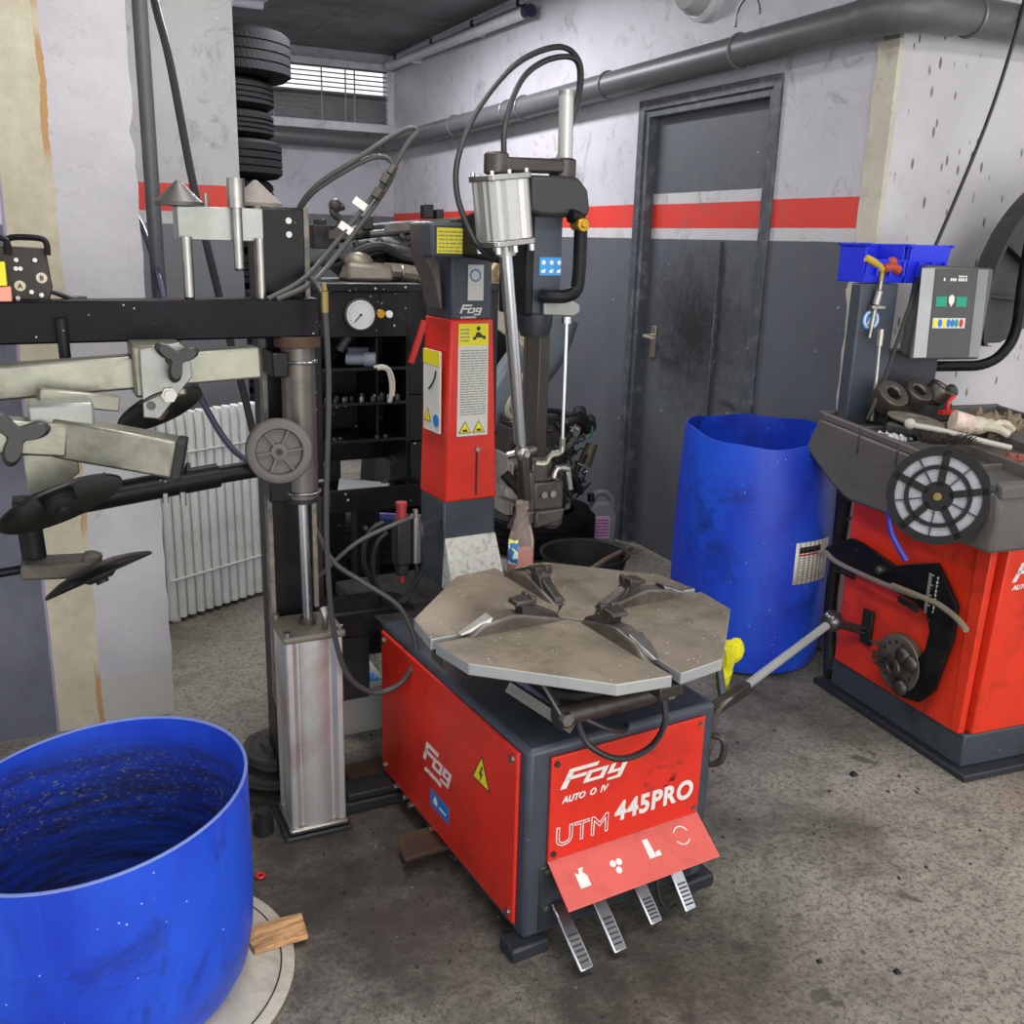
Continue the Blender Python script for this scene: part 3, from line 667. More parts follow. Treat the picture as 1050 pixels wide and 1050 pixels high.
MB().tube([(.1, -.02, .545), (.16, -.04, .51), (.21, -.03, .49), (.24, .0, .482)], .006, 8, 6).build('hose_loop', HOSE, T)
# column
def taper(b, z0, u0, u1, z1, u2, u3, v0=.93, v1=1.09, w0=None, w1=None):
    w0 = v0 if w0 is None else w0; w1 = v1 if w1 is None else w1
    return b.hexa([(u0, v0, z0), (u1, v0, z0), (u0, v1, z0), (u1, v1, z0), (u2, w0, z1), (u3, w0, z1), (u2, w1, z1), (u3, w1, z1)])
taper(MB(), .3, .26, .434, .738, .262, .43, .932, 1.09).build('column_base', GREY, T, .006)
MB().box(.2, .47, .78, 1.12, .02, .44).build('column_plinth', GREYD, T, .01)
cv = taper(MB(), .735, .262, .431, 1.25, .277, .408, .926, 1.095); COV = cv.build('column_cover', RED, T, .006)
taper(MB(), 1.248, .279, .406, 1.50, .276, .4, .93, 1.09).build('column_top', GREY, T, .006)
taper(MB(), .478, .256, .432, .628, .264, .43, .852, .932, .924, .932).build('flare_guard', FROST, T, .006)
cap = MB().box(.196, .365, .885, .955, 1.412, 1.502).build('column_cap', GREY, T, .008)
yl = MB().prism([(.212, 1.424), (.302, 1.424), (.302, 1.488), (.212, 1.488)], XF((0, .884, 0)), .001).build('yellow_label', YELLOW, cap, smooth=False)
label_lines(yl, XF((0, .8835, 0)), .217, .297, 1.428, 1.486, 6, INKG, .4, 5)
MB().prism([(.212, 1.5), (.235, 1.505), (.24, 1.43), (.26, 1.39), (.268, 1.27), (.258, 1.29), (.245, 1.35), (.217, 1.41)], XF((0, 1.06, 0)), .10).build('hinge_guard', PLAST, T, .008)
st = MB().prism([(.327, 1.30), (.375, 1.30), (.375, 1.395), (.327, 1.395)], XF((0, .9285, 0)), .0012).build('certificate_label', PAPER, T, smooth=False)
MB().torus(.015, .0022, XF((.35, .9275, 1.367)), 20, 6).build('blue_ring_mark', BLUEL, st)
fog_logo(T, XF((.304, .9300, 1.266)), .023, 1.3)
writing('lettering', 'AUTOMOTIVE', .0075, WHITEP, T, (.306, .9295, 1.252), FRONT, .3, .0002)
lb = MB().prism([(.297, .925), (.395, .925), (.391, 1.238), (.299, 1.238)], XF((0, .9255, 0)), .0012).build('instruction_label', PAPER, COV, smooth=False)
MB().prism([(.299, 1.178), (.392, 1.178), (.391, 1.238), (.299, 1.238)], XF((0, .9245, 0)), .0008).build('yellow_header', YELLOW, lb, smooth=False)
label_lines(lb, XF((0, .9237, 0)), .304, .332, 1.19, 1.23, 4, INKG, .4, 8)
b = MB()
for x, z, r in ((.36, 1.225, .006), (.348, 1.198, .005), (.378, 1.2, .005)): b.lathe([(r, 0), (r, .0008)], 10, XF((x, .9237, z)))
b.prism([(.355, 1.215), (.363, 1.215), (.38, 1.2), (.348, 1.2)], XF((0, .9237, 0)), .0003)
b.build('arm_symbol', INK, lb, smooth=False)
label_lines(lb, XF((0, .9243, 0)), .306, .388, .985, 1.17, 26, INKG, .42, 9)
for x in (.322, .366): 
    t_ = tri_sign(lb, XF((x, .9243, .945)), .023); MB().box(x - .007, x + .007, .922, .9226, .938, .944).build('hand_mark', INK, t_)
MB().cyl((.362, .918, .885), (.362, .93, .885), .007, n=12).build('slot_knob', CHROME, COV)
MB().box(.3595, .3645, .9235, .93, .75, .885).build('slot', INK, COV)
b = MB().prism([(-.06, 1.02), (.045, 1.02), (.045, 1.16), (-.06, 1.16)], XF((.2625, 1.0, 0), 'left') @ Matrix.Rotation(0, 4, 'Z'), .006)
sl = b.build('side_label', PAPER, COV, smooth=False)
MB().prism([(-.06, 1.12), (.045, 1.12), (.045, 1.16), (-.06, 1.16)], XF((.2563, 1.0, 0), 'left'), .0008).build('yellow_header', YELLOW, sl, smooth=False)
b = MB(); b.lathe([(.018, 0), (.018, .0008)], 18, XF((.2562, .975, .965), 'left')); b.build('blue_disc_mark', BLUEL, sl)
tri_sign(sl, XF((.2562, 1.03, .97), 'left'), .026)
MB().prism([(-.06, .93), (.045, .93), (.045, 1.02), (-.06, 1.02)], XF((.2625, 1.0, 0), 'left'), .0055).build('label_lower_half', PAPER, sl, smooth=False)
MB().tube([(.2555, 1.02, 1.05), (.2555, .99, 1.075), (.2555, .975, 1.105)], .003, 6, 3).build('wheel_mark', INK, sl)
# swing arm and head
MB().hexa([(.29, .63, 1.40), (.39, .63, 1.40), (.285, .98, 1.42), (.395, .98, 1.42), (.29, .63, 1.575), (.39, .63, 1.575), (.285, .98, 1.50), (.395, .98, 1.50)]).build('swing_arm', BLACK, T, .01)
hh = MB().prism([(.268, 1.605), (.395, 1.608), (.425, 1.58), (.434, 1.535), (.426, 1.518), (.30, 1.516), (.268, 1.525)], XF((0, .64, 0)), .13)
hh.build('head_housing', PLASTD, T, .014)
MB().box(.278, .382, .545, .66, 1.29, 1.56).build('slide_housing', GREY, T, .008)
MB().box(.272, .296, .53, .66, 1.29, 1.53).build('slide_side_plate', BLACK, T, .006)
lb = MB().prism([(.318, 1.383), (.378, 1.383), (.378, 1.425), (.318, 1.425)], XF((0, .5445, 0)), .001).build('blue_label', mat('cyan_blue_label', (58, 150, 214), .45), T, smooth=False)
b = MB()
for x in (.323, .345, .366): b.prism([(x, 1.389), (x + .010, 1.389), (x + .012, 1.398), (x, 1.395)], XF((0, .5435, 0)), .0006).lathe([(.0055, 0), (.0055, .0006)], 10, XF((x + .006, .5435, 1.413)))
b.build('label_mark', WHITEP, lb, smooth=False)
b = MB().tube([(.37, .5, 1.52), (.395, .5, 1.512), (.401, .5, 1.48), (.401, .5, 1.385), (.394, .5, 1.352), (.37, .5, 1.338), (.335, .51, 1.336), (.315, .53, 1.336)], .016, 12, 4)
b.build('handle', BLACK, T)
MB().bar((.404, .486, 1.475), (.404, .486, 1.37), .006, .012).build('handle_inlay', STEEL, T)
b = MB().cyl((.388, .51, 1.5), (.388, .47, 1.5), .0125, n=18).cyl((.388, .483, 1.5), (.388, .468, 1.5), .0155, n=18).cyl((.388, .47, 1.5), (.388, .463, 1.5), .007, n=12)
b.build('lock_knob', BRASS, T, .002)
MB().prism([(.325, 1.292), (.41, 1.287), (.428, 1.296), (.428, 1.315), (.41, 1.325), (.325, 1.327)], XF((0, .54, 0)), .012).build('link_plate', ZINC, T, .003)
MB().lathe([(.034, 1.235), (.043, 1.26), (.045, 1.295)], 24, Matrix.Translation((.343, .6, 0))).build('bar_collar', GREYD, T)
MB().lathe([(.034, .93), (.034, 1.25)], 6, Matrix.Translation((.352, .6, 0)) @ Matrix.Rotation(.25, 4, 'Z'), ).build('hex_bar', mat('oiled_dark_steel', (66, 63, 57), .4, .7, .15, 8, (44, 38, 32), .5, 6, stretch=(1, 1, .2)), T, .002)
MB().cyl((.385, .52, 1.285), (.388, .52, .955), .0048, n=10).cyl((.385, .52, 1.272), (.385, .52, 1.288), .012, n=14).build('release_rod', CHROME, T)
MB().tube([(.388, .52, .99), (.388, .525, .955), (.365, .535, .945), (.353, .54, .925), (.33, .55, .925)], .008, 8, 4).build('release_link', GALV, T)
b = MB(); taper(b, .868, .325, .405, .935, .33, .385, .565, .635); b.box(.335, .425, .56, .64, .79, .87).box(.318, .34, .56, .62, .78, .9)
mh = b.build('mount_head', DSTEEL, T, .006)
MB().tube([(.43, .55, .90), (.395, .55, .905), (.385, .55, .88)], .009, 8, 3).bar((.425, .55, .905), (.437, .55, .845), .014, .012, (0, 1, 0)).build('head_lever', STEEL, mh, .002)
b = MB(); b.hexa([(.28, .55, .745), (.33, .55, .765), (.28, .61, .745), (.33, .61, .765), (.315, .55, .80), (.36, .55, .80), (.315, .61, .80), (.36, .61, .80)])
b.hexa([(.33, .54, .755), (.41, .54, .765), (.33, .62, .755), (.41, .62, .765), (.33, .54, .80), (.42, .54, .80), (.33, .62, .80), (.42, .62, .80)]).ball((.40, .575, .76), .03, 12, (1, .9, .7))
b.build('duckbill', DSTEEL, mh, .006)
b = MB()
for x in (.362, .388): b.cyl((x, .56, .838), (x, .552, .838), .009, n=12)
b.apart('bolt', STEEL, mh)
# bead roller cylinder beside the head
cyl0, cyl1 = Vv((.180, .5, 1.597)), Vv((.198, .5, 1.452))
ax = (cyl0 - cyl1).normalized(); ux = Vv((1, 0, 0)); ux = (ux - ax * ux.dot(ax)).normalized(); uy = ax.cross(ux)
def lobed(r, k=.86):
    P = []
    for i in range(48):
        a = 2 * PI * i / 48; c, s = math.cos(a), math.sin(a); sq = 1 / max(abs(c), abs(s)); rr = r * min(sq, 1.25)
        rr *= 1 - .10 * (abs(math.sin(4 * a + PI / 2)) < .35 and abs(math.cos(2 * a)) > .2)
        P.append((rr * c, rr * s))
    return P
mc = M4(cyl1, ux, uy, ax)
AC = MB().prism(lobed(.051), mc @ Matrix.Translation((0, 0, .012)), .125).build('air_cylinder', ALU, T, ang=25)
b = MB()
for z in (-.002, .137): b.prism([(-.054, -.046), (-.046, -.054), (.046, -.054), (.054, -.046), (.054, .046), (.046, .054), (-.046, .054), (-.054, .046)], mc @ Matrix.Translation((0, 0, z)), .013)
b.apart('end_plate', STEEL, AC, bev=.002)
b = MB()
for x in (-.043, .043, 0):
    for y in (-.044, .044): b.cyl(mc @ Vv((x, y, -.016)), mc @ Vv((x, y, 0)), .0065, n=10).cyl(mc @ Vv((x, y, .15)), mc @ Vv((x, y, .158)), .005, n=10)
b.apart('bolt', CHROME, AC)
MB().cyl(mc @ Vv((0, 0, 0)), mc @ Vv((0, 0, -.025)), .024, n=20).build('rod_seal', STEEL, AC)
rod_end = Vv((.272, .53, .985))
MB().cyl(mc @ Vv((0, 0, -.02)), rod_end, .0155, n=18).build('piston_rod', CHROME, T)
b = MB().cyl(rod_end + Vv((-.002, 0, .02)), rod_end + Vv((.004, 0, -.01)), .010, n=12).ball(rod_end + Vv((.006, 0, -.025)), .02, 14).cyl(rod_end + Vv((.006, -.025, -.025)), rod_end + Vv((.006, .02, -.025)), .008, n=10).cyl(rod_end + Vv((.01, 0, -.025)), rod_end + Vv((.05, .02, -.025)), .011, n=12)
b.build('rod_end_joint', STEEL, T)
MB().bar(rod_end + Vv((.02, .02, -.03)), Vv((.318, .575, .82)), .022, .03, (0, 1, 0)).build('rod_bracket', DSTEEL, T, .004)
b = MB().bar((.19, .52, 1.622), (.385, .57, 1.632), .05, .032).cyl((.182, .52, 1.60), (.182, .52, 1.648), .028, n=20).cyl((.388, .57, 1.60), (.388, .57, 1.65), .032, n=20)
b.build('link_arm', DSTEEL, T, .006)
MB().cyl((.40, .575, 1.55), (.394, .575, 1.797), .0175, n=20).build('guide_tube', ALU, T)
MB().cyl((.394, .575, 1.79), (.3938, .575, 1.80), .0185, n=20).build('tube_cap', STEEL, T)
for nm, P in (('hose', [(.956, 2.1, 1.419), (.91, 2.08, 1.44), (.882, 2.08, 1.475), (.857, 2.1, 1.556), (.868, 2.12, 1.64), (.925, 2.14, 1.746), (1.019, 2.15, 1.845), (1.129, 2.16, 1.892), (1.195, 2.18, 1.868), (1.21, 2.2, 1.80), (1.185, 2.2, 1.72), (1.15, 2.17, 1.62)]),
              ('hose', [(.966, 2.08, 1.60), (.969, 2.1, 1.7), (1.02, 2.13, 1.805), (1.092, 2.15, 1.858), (1.168, 2.16, 1.872), (1.198, 2.18, 1.835), (1.195, 2.2, 1.745), (1.135, 2.18, 1.62)])):
    MB().tube([G2C(p) for p in P], .0068, 8, 8).build(nm, HOSE, T)
MB().cyl(G2C((.966, 2.08, 1.59)), G2C((.967, 2.085, 1.625)), .0105, n=10).build('hose_fitting', BLACKM, T)
# air regulator on the column side
ar = MB().box(.075, .118, .83, .875, .60, .73).cyl((.097, .852, .57), (.097, .852, .61), .019, n=16).build('regulator_body', BLACKM, T, .006)
MB().cyl((.096, .852, .73), (.096, .852, .765), .014, n=16).cyl((.096, .852, .765), (.096, .852, .775), .016, n=16).build('red_cap', mat('faded_red_cap', (150, 44, 44), .4), ar)
MB().cyl((.097, .852, .548), (.097, .852, .572), .008, n=12).build('red_drain', mat('faded_red_cap', (150, 44, 44), .4), ar)
MB().cyl((.137, .85, .6), (.137, .85, .735), .014, n=14).cyl((.137, .85, .735), (.137, .85, .75), .008).build('filter_bowl', STEEL, ar)
MB().cyl((.175, .93, .66), (.165, .93, .66), .055, n=24).cyl((.165, .93, .66), (.155, .93, .66), .03, n=24).build('pressure_gauge', PLASTD, ar)
MB().bar((.12, .87, .67), (.262, .96, .67), .03, .03).build('bracket', GREYD, ar)
for P in ([(.04, .84, .73), (.0, .85, .70), (-.01, .86, .62), (.03, .87, .53), (.06, .86, .478)], [(.05, .84, .70), (.02, .85, .66), (.02, .86, .56), (.07, .86, .478)], [(.137, .85, .60), (.14, .85, .55), (.11, .86, .5), (.085, .86, .478)], [(.15, .85, .64), (.16, .86, .57), (.12, .86, .5), (.1, .86, .478)]):
    MB().tube([Vv(p) for p in P], .0065, 8, 6).build('hose', HOSE, T)
MB().tube([(.13, .84, .735), (.06, .83, .72), (-.04, .84, .68), (-.13, .86, .6), (-.2, .88, .53), (-.26, .9, .49)], .006, 8, 5).build('hose', HOSEG, T)
# bead breaker lever on the right flank, step plate on the left
b = MB().bar((.55, .30, .185), (.93, .345, .272), .03, .035)
b.build('breaker_arm', DSTEEL, T, .006)
MB().cyl((.86, .337, .256), (1.335, .43, .36), .0125, n=16).build('lever_sleeve', mat('grey_lever_sleeve', (150, 152, 148), .5), T)
MB().ball((1.345, .432, .363), .034, 20).build('lever_ball', mat('dark_polished_ball', (92, 92, 94), .25, .8), T)
MB().tube([(.5, .12, .25), (.52, .1, .25), (.66, .19, .21), (.78, .30, .245), (.86, .33, .265)], .008, 8, 5).build('lever_strut', STEEL, T)
MB().box(.485, .56, .25, .36, .08, .24).build('lever_pivot', GREYD, T, .008)
MB().bar((.84, .345, .25), (.862, .41, .37), .02, .02).build('breaker_post', GREY, T, .004)
MB().tube([(.495, .02, .385), (.51, -.005, .385), (.516, -.01, .36), (.51, -.005, .325), (.495, .02, .31)], .008, 8, 5).build('side_hook', DSTEEL, T)
MB().hexa([(-.11, .36, .03), (.02, .36, .03), (-.09, .45, .03), (.02, .45, .03), (-.115, .355, .045), (.02, .355, .045), (-.095, .455, .045), (.02, .455, .045)]).build('step_plate', RUST, T, .004)
b = MB()
for v in (.44, .56, .60, .66): b.cyl((-.014, v, .045), (.01, v, .045), .010, n=12)
b.apart('adjusting_bolt', STEEL, T)
# ================================================================== bead press arm tower (left of the changer)
AO = Vv((.51, 2.30, 0))
A = thing('bead_press_tower', 'black press arm tower with long boom, steel clamps and press discs, left of the changer', 'press arm', AO)
LO = (-AO.x, -AO.y, 0)
def ab(mb, name, m, parent=A, **k):
    o = mb.build(name, m, parent, **k)
    if parent is A: o.location = LO
    return o
ab(MB().box(.455, .568, 2.31, 2.42, .0, 1.52), 'post', BLACK, bev=.004)
EDG = mat('chipped_edge_paint', (120, 114, 104), .6, .2, .35, 26, (40, 40, 42), .9, 18)
ab(MB().box(.452, .463, 2.295, 2.33, .3, 1.52).box(.56, .571, 2.295, 2.33, 1.3, 1.52).box(.56, .571, 2.295, 2.33, .55, .86), 'worn_flange', EDG)
ab(MB().box(.46, .56, 2.295, 2.312, 1.33, 1.515), 'face_plate', BLACK, bev=.002)
ab(MB().cyl((.525, 2.292, 1.49), (.525, 2.3, 1.49), .007, n=12).cyl((.525, 2.292, 1.46), (.525, 2.3, 1.46), .007, n=12), 'bolt', STEEL)
ab(MB().box(.43, .60, 2.125, 2.45, .0, .012), 'floor_plate', GREYD, bev=.003)
ab(MB().box(.55, .80, 2.36, 2.50, .42, .495).hexa([(.79, 2.36, .42), (.86, 2.36, .42), (.79, 2.5, .42), (.86, 2.5, .42), (.79, 2.36, .495), (.86, 2.36, .478), (.79, 2.5, .495), (.86, 2.5, .478)]), 'mounting_channel', BLACK, bev=.006)
ab(MB().box(.555, .74, 2.42, 2.47, .21, .43), 'dark_gap_block', BLACKM)  # black block stands in for the dark gap above the pale box
bm_ = ab(MB().bar((-.75, 2.235, 1.268), (.566, 2.235, 1.281), .08, .085), 'boom', mat('midnight_black_paint', (9, 10, 16), .38, 0, .4, 5, (40, 24, 36), .5, 4, (190, 190, 190), 40, .08, spec=.12), bev=.004)
ab(MB().cyl((.034, 2.178, 1.285), (.037, 2.178, 1.145), .0115, n=14), 'boom_pin', BLACK)
ab(MB().cyl((.52, 2.225, .862), (.52, 2.225, 1.24), .0385, n=28), 'lift_sleeve', mat('oiled_tube', (104, 98, 92), .4, .6, .15, 8, (60, 54, 48), .6, 10, stretch=(1, 1, .3)))
ab(MB().cyl((.52, 2.225, 1.215), (.52, 2.225, 1.24), .052, n=28), 'top_collar', RUST, bev=.002)
b = MB()
for z, r in ((1.182, .042), (.876, .043)): b.torus(r, .004, Matrix.Translation((.52, 2.225, z)), 28, 8)
ab(b, 'lock_ring', CHROME)
ab(MB().cyl((.52, 2.225, .85), (.52, 2.225, .875), .036, n=24), 'bottom_collar', BLACKM)
ab(MB().box(.455, .49, 2.19, 2.31, 1.15, 1.205), 'guide_bracket', BLACK, bev=.003)
ab(MB().box(.44, .49, 2.2, 2.31, .86, .91), 'guide_bracket', BLACK, bev=.003)
ab(MB().cyl((.522, 2.21, .53), (.52, 2.222, .86), .0125, n=18), 'piston_rod', CHROME)
def lobed_sq(a):
    """square extrusion with flat corner flanges, a groove and a bulging middle on each side"""
    P = []
    for i in range(120):
        t = 2 * PI * (i + .5) / 120; c, s = math.cos(t), math.sin(t); m_ = max(abs(c), abs(s)); d = min(abs(c), abs(s)) / m_
        k = .90 + .11 * math.cos(min(d / .58, 1) * PI / 2) if d < .58 else (.87 if d < .7 else 1.0)
        P.append((a * k * c / m_, a * k * s / m_))
    return P
CYL = ab(MB().prism(lobed_sq(.069), Matrix.Translation((.518, 2.205, .03)), .5), 'air_cylinder', mat('red_reflection_aluminium', (200, 200, 198), .42, .75, .08, 5, (150, 104, 92), .6, 3.5, stretch=(3, 3, .25)), ang=22)  # reddish patches paint red reflections into the metal colour
for z in (.014, .528):
    MB().box(.442, .594, 2.129, 2.281, z, z + .017).build('end_plate', STEEL if z < .1 else mat('dusty_plate', (112, 106, 94), .6, .4, .15, 12), CYL, .006)
b = MB()
for x in (.455, .581):
    for y in (2.142, 2.268): b.cyl((x, y, .545), (x, y, .556), .009, n=12)
b.apart('bolt', STEEL, CYL)
MB().cyl((.522, 2.21, .545), (.522, 2.21, .56), .02, n=18).build('rod_seal', DSTEEL, CYL)
MB().tube([(.55, 2.16, .545), (.55, 2.15, .575), (.545, 2.16, .6)], .008, 8, 3).build('fitting', STEEL, CYL)
# roller wheel and its arm
WN = Vv((-.12, -.98, .08)).normalized(); wu, wv, ww = frame_to(WN); MW = M4((.447, 2.12, .998), wu, wv, ww)
WHL = mat('dusty_plastic_wheel', (92, 86, 82), .6, 0, .12, 10, (62, 58, 54), .6, 12)
wh = ab(MB().lathe([(.01, -.02), (.066, -.02), (.072, -.014), (.073, .008), (.07, .016), (.064, .019), (.052, .018), (.048, .006), (.02, .006), (.018, .016), (.003, .017)], 48, MW), 'roller_wheel', WHL)
b = MB()
for k in range(6):
    a = k * PI / 3 + .1; b.bar(MW @ Vv((.016 * math.cos(a), .016 * math.sin(a), .009)), MW @ Vv((.05 * math.cos(a), .05 * math.sin(a), .012)), .005, .012, ww)
b.build('wheel_spoke', WHL, wh)
MB().cyl(MW @ Vv((0, 0, .012)), MW @ Vv((0, 0, .021)), .007, n=8).build('wheel_bolt', BLACKM, wh)
ab(MB().cyl((.45, 2.14, .998), (.46, 2.21, .998), .015), 'wheel_axle', BLACKM)
ab(MB().cyl((.46, 2.16, .957), (.30, 2.13, .95), .0195, n=20).cyl((.315, 2.133, .95), (-.06, 2.06, .925), .0265, n=20), 'roller_arm', BLACK)
ab(MB().cyl((.235, 2.09, .93), (.235, 2.088, .90), .007, n=10), 'grub_screw', STEEL)
ab(MB().cyl((.2, 2.09, .93), (.2, 2.088, .91), .006, n=8), 'grub_screw', STEEL)
ab(MB().box(-.085, -.04, 2.03, 2.09, .905, .95), 'arm_block', BLACKM, bev=.004)
ab(MB().cyl((-.056, 2.05, .83), (-.06, 2.05, .92), .0225, n=20), 'arm_post', BLACK)
ab(MB().hexa([(-.085, 2.0, .80), (.03, 1.98, .797), (-.085, 2.07, .80), (.04, 2.05, .80), (-.08, 2.0, .832), (.055, 1.98, .83), (-.08, 2.07, .832), (.055, 2.05, .83)]).cyl((.045, 2.0, .82), (.05, 2.0, .845), .018, n=12), 'disc_holder', mat('grimy_casting', (92, 88, 78), .6, .3, .2, 14, (44, 40, 34), .8, 12), bev=.006)
ab(MB().cyl((-.08, 2.03, .815), (-.4, 2.03, .79), .009), 'holder_rod', BLACK)
DISC = mat('worn_black_disc', (19, 18, 17), .3, 0, .3, 9, (62, 56, 50), .5, 9, spec=.4)
for nm, c, n, R, flip in (('press_disc', (.0, 1.905, .975), (-.316, .485, .815), .114, 0), ('press_disc', (.055, 1.96, .812), (-.33, .31, .89), .106, 1), ('press_disc', (.205, 2.13, 1.105), (-.327, .479, .814), .092, 0)):
    u, v, w = frame_to(n); mm = M4(c, u, v, w)
    dd = ab(MB().lathe([(.003, .022), (R * .35, .02), (R * .7, .012), (R * .95, .002), (R, -.003), (R * .985, -.007), (R * .8, -.002), (R * .4, .006), (.02, .009), (.003, .009)], 48, mm), nm, DISC)
    MB().lathe([(.03, .01), (.03, -.008), (.022, -.014), (.012, -.014), (.012, -.02), (.002, -.02)], 24, mm).build('disc_hub', BLACKM, dd)
# upper carriage: galvanised tube, clamp plate, knob
ab(MB().bar((-.6, 2.10, 1.145), (.412, 2.135, 1.195), .062, .066), 'slide_tube', GALV, bev=.005)
ab(MB().box(.155, .255, 2.072, 2.19, 1.135, 1.24), 'clamp_sleeve', GALV, bev=.006)
cpl = ab(MB().prism([(.168, 1.235), (.243, 1.246), (.262, 1.226), (.265, 1.178), (.196, 1.094), (.166, 1.098)], XF((0, 2.066, 0)), .012), 'clamp_plate', ZINC, bev=.002)
MB().cyl((.217, 2.056, 1.143), (.217, 2.044, 1.143), .016, n=6).cyl((.217, 2.046, 1.143), (.217, 2.038, 1.143), .01, n=16).build('bolt', STEEL, cpl)
MB().cyl((.182, 2.056, 1.122), (.182, 2.05, 1.122), .009, n=12).build('bolt', DSTEEL, cpl)
ab(MB().bar((.185, 2.085, 1.095), (.2, 2.085, 1.13), .03, .03).cyl((.19, 2.08, 1.10), (.2, 2.075, 1.115), .02), 'disc_pivot', GALV)
def lobe_knob(c, n, R, spin=0):
    u, v, w = frame_to(n); b = MB(); mm = M4(c, u, v, w) @ Matrix.Rotation(spin, 4, 'Z'); P = []
    for i in range(60):
        a = 2 * PI * i / 60; k = .5 + .5 * math.cos(3 * a); r = R * (.30 + .70 * k ** 1.6); P.append((r * math.cos(a), r * math.sin(a)))
    b.ring([[mm @ Vv((x * .82, y * .82, 0)) for x, y in P], [mm @ Vv((x, y, R * .15)) for x, y in P], [mm @ Vv((x, y, R * .4)) for x, y in P], [mm @ Vv((x * .84, y * .84, R * .52)) for x, y in P]])
    b.cyl(mm @ Vv((0, 0, -R * .5)), mm @ Vv((0, 0, .01)), R * .28, n=14)
    return b
KN = mat('grey_black_knob', (42, 41, 40), .5, 0, .15, 12)
ab(lobe_knob((.23, 2.035, 1.216), (.15, -1, .12), .047, .35), 'clamp_knob', KN)
ab(MB().cyl((.23, 2.05, 1.216), (.23, 2.1, 1.216), .008), 'knob_stud', STEEL)
# lower carriage
ab(MB().bar((-.35, 1.93, 1.135), (.02, 1.965, 1.082), .06, .062).bar((.0, 1.975, 1.088), (.209, 1.925, 1.042), .066, .073), 'slide_tube', GALV, bev=.005)
MB().bar((.207, 1.9255, 1.0425), (.224, 1.9215, 1.039), .067, .074).cyl((.224, 1.92, 1.02), (.232, 1.92, 1.018), .012, n=12).build('end_cap', BLACKM, A, .003).location = LO
ab(MB().box(-.04, .072, 1.945, 2.03, 1.085, 1.15), 'clamp_sleeve', ZINC, bev=.006)
ab(MB().bar((-.02, 2.02, 1.155), (.12, 2.05, 1.13), .03, .03), 'cross_tube', GALV, bev=.003)
ab(MB().prism([(-.055, 1.06), (.036, 1.06), (.038, 1.02), (-.034, .962), (-.05, .97)], XF((0, 1.955, 0)), .012), 'clamp_plate', GALV, bev=.002)
ab(lobe_knob((-.062, 1.945, 1.098), (.1, -1, .1), .058, .2), 'clamp_knob', KN)
ab(MB().cyl((-.062, 1.95, 1.098), (-.0, 1.96, 1.098), .012), 'knob_stud', STEEL)
ab(MB().bar((.08, 1.965, 1.0), (-.04, 2.02, .945), .03, .02), 'disc_strut', BLACKM)
# tool holder on the post
ab(MB().box(.277, .456, 2.235, 2.31, 1.443, 1.512), 'tool_holder', ZINC, bev=.002)
def pin(x, y, z0, z1, r, lab, z2=None, r2=None):
    b = MB().cyl((0, 0, z0), (0, 0, z1), r, n=18).cyl((0, 0, z0 - .006), (0, 0, z0), r * .75, r, n=18)
    if z2: b.cyl((0, 0, z1), (0, 0, z2), r2, n=18)
    tag(b.build('steel_pin', STEEL, None, loc=(x, y, 0)), lab, 'pin', 'steel pins hung in the tool holder')
pin(.291, 2.222, 1.325, 1.45, .0115, 'long steel pin hanging from the left end of the zinc tool holder')
pin(.398, 2.222, 1.386, 1.512, .011, 'stubby steel pin with a thick head standing up through the tool holder', 1.572, .0185)
pin(.444, 2.222, 1.322, 1.45, .010, 'steel pin hanging between the tool holder and the black post')
tag(MB().cyl((0, 0, 1.512), (0, 0, 1.54), .005, n=10).build('steel_peg', STEEL, None, loc=(.341, 2.26, 0)), 'tiny steel peg standing on the zinc tool holder', 'peg')
CONE = mat('worn_dark_cone', (84, 82, 78), .5, .4, .12, 8, (60, 56, 52), .5, 10)
tag(MB().lathe([(.05, 1.513), (.05, 1.521), (.004, 1.565)], 32).build('centring_cone', CONE, None, loc=(.288, 2.28, 0)), 'dark steel cone resting on the left end of the tool holder', 'cone')
tag(MB().lathe([(.058, 1.52), (.058, 1.528), (.004, 1.578)], 32).build('centring_cone', mat('dusty_grey_cone', (128, 120, 112), .7, .1, .12, 8, (96, 88, 80), .6, 10), None, loc=(.47, 2.375, 0)), 'dusty grey cone on top of the black post', 'cone')
# control box on the boom
cb = thing('control_box', 'black hydraulic control box marked A and B on the boom', 'control box', (-.02, 2.27, 1.311))
MB().prism([(-.075, .005), (.038, .005), (.046, .03), (.04, .108), (-.075, .112)], XF((0, -.02, 0)) @ Matrix.Translation((0, 0, -.07)), .07).build('box_body', mat('grimy_black_box', (48, 42, 38), .55, .2, .25, 14, (90, 82, 70), .5, 18), cb, .003)
for x, y in ((0, -.03), (-.07, -.06)): MB().tube([(x - .03, y, .095), (x - .03, y, .115), (x - .02, y, .128), (x + .03, y, .128), (x + .042, y, .118), (x + .042, y, .095)], .0062, 8, 4).build('handle', BLACK, cb)
for tx, x, z in (('A', -.014, .034), ('B', .027, .05)):
    o = MB().lathe([(.0105, 0), (.0105, .001)], 20, XF((x, -.0205, z))).build('round_mark', CREAMPL, cb)
    writing('lettering', tx, .013, INK, o, (x, -.0222, z - .0045), FRONT, 0, .0004, align='CENTER')
b = MB()
for x, z in ((-.016, .085), (.018, .085), (-.018, .068), (-.010, .068), (.006, .022), (.024, .016), (-.02, .010)): b.cyl((x, -.019, z), (x, -.026, z), .0045, n=8)
b.apart('screw', STEEL, cb)
MB().box(-.09, -.036, -.075, -.03, .036, .082).build('yellow_plate', YELLOW, cb, .002)
MB().box(-.09, -.03, -.075, -.03, .006, .034).build('pink_plate', mat('salmon_plate', (226, 150, 128), .5), cb, .002)
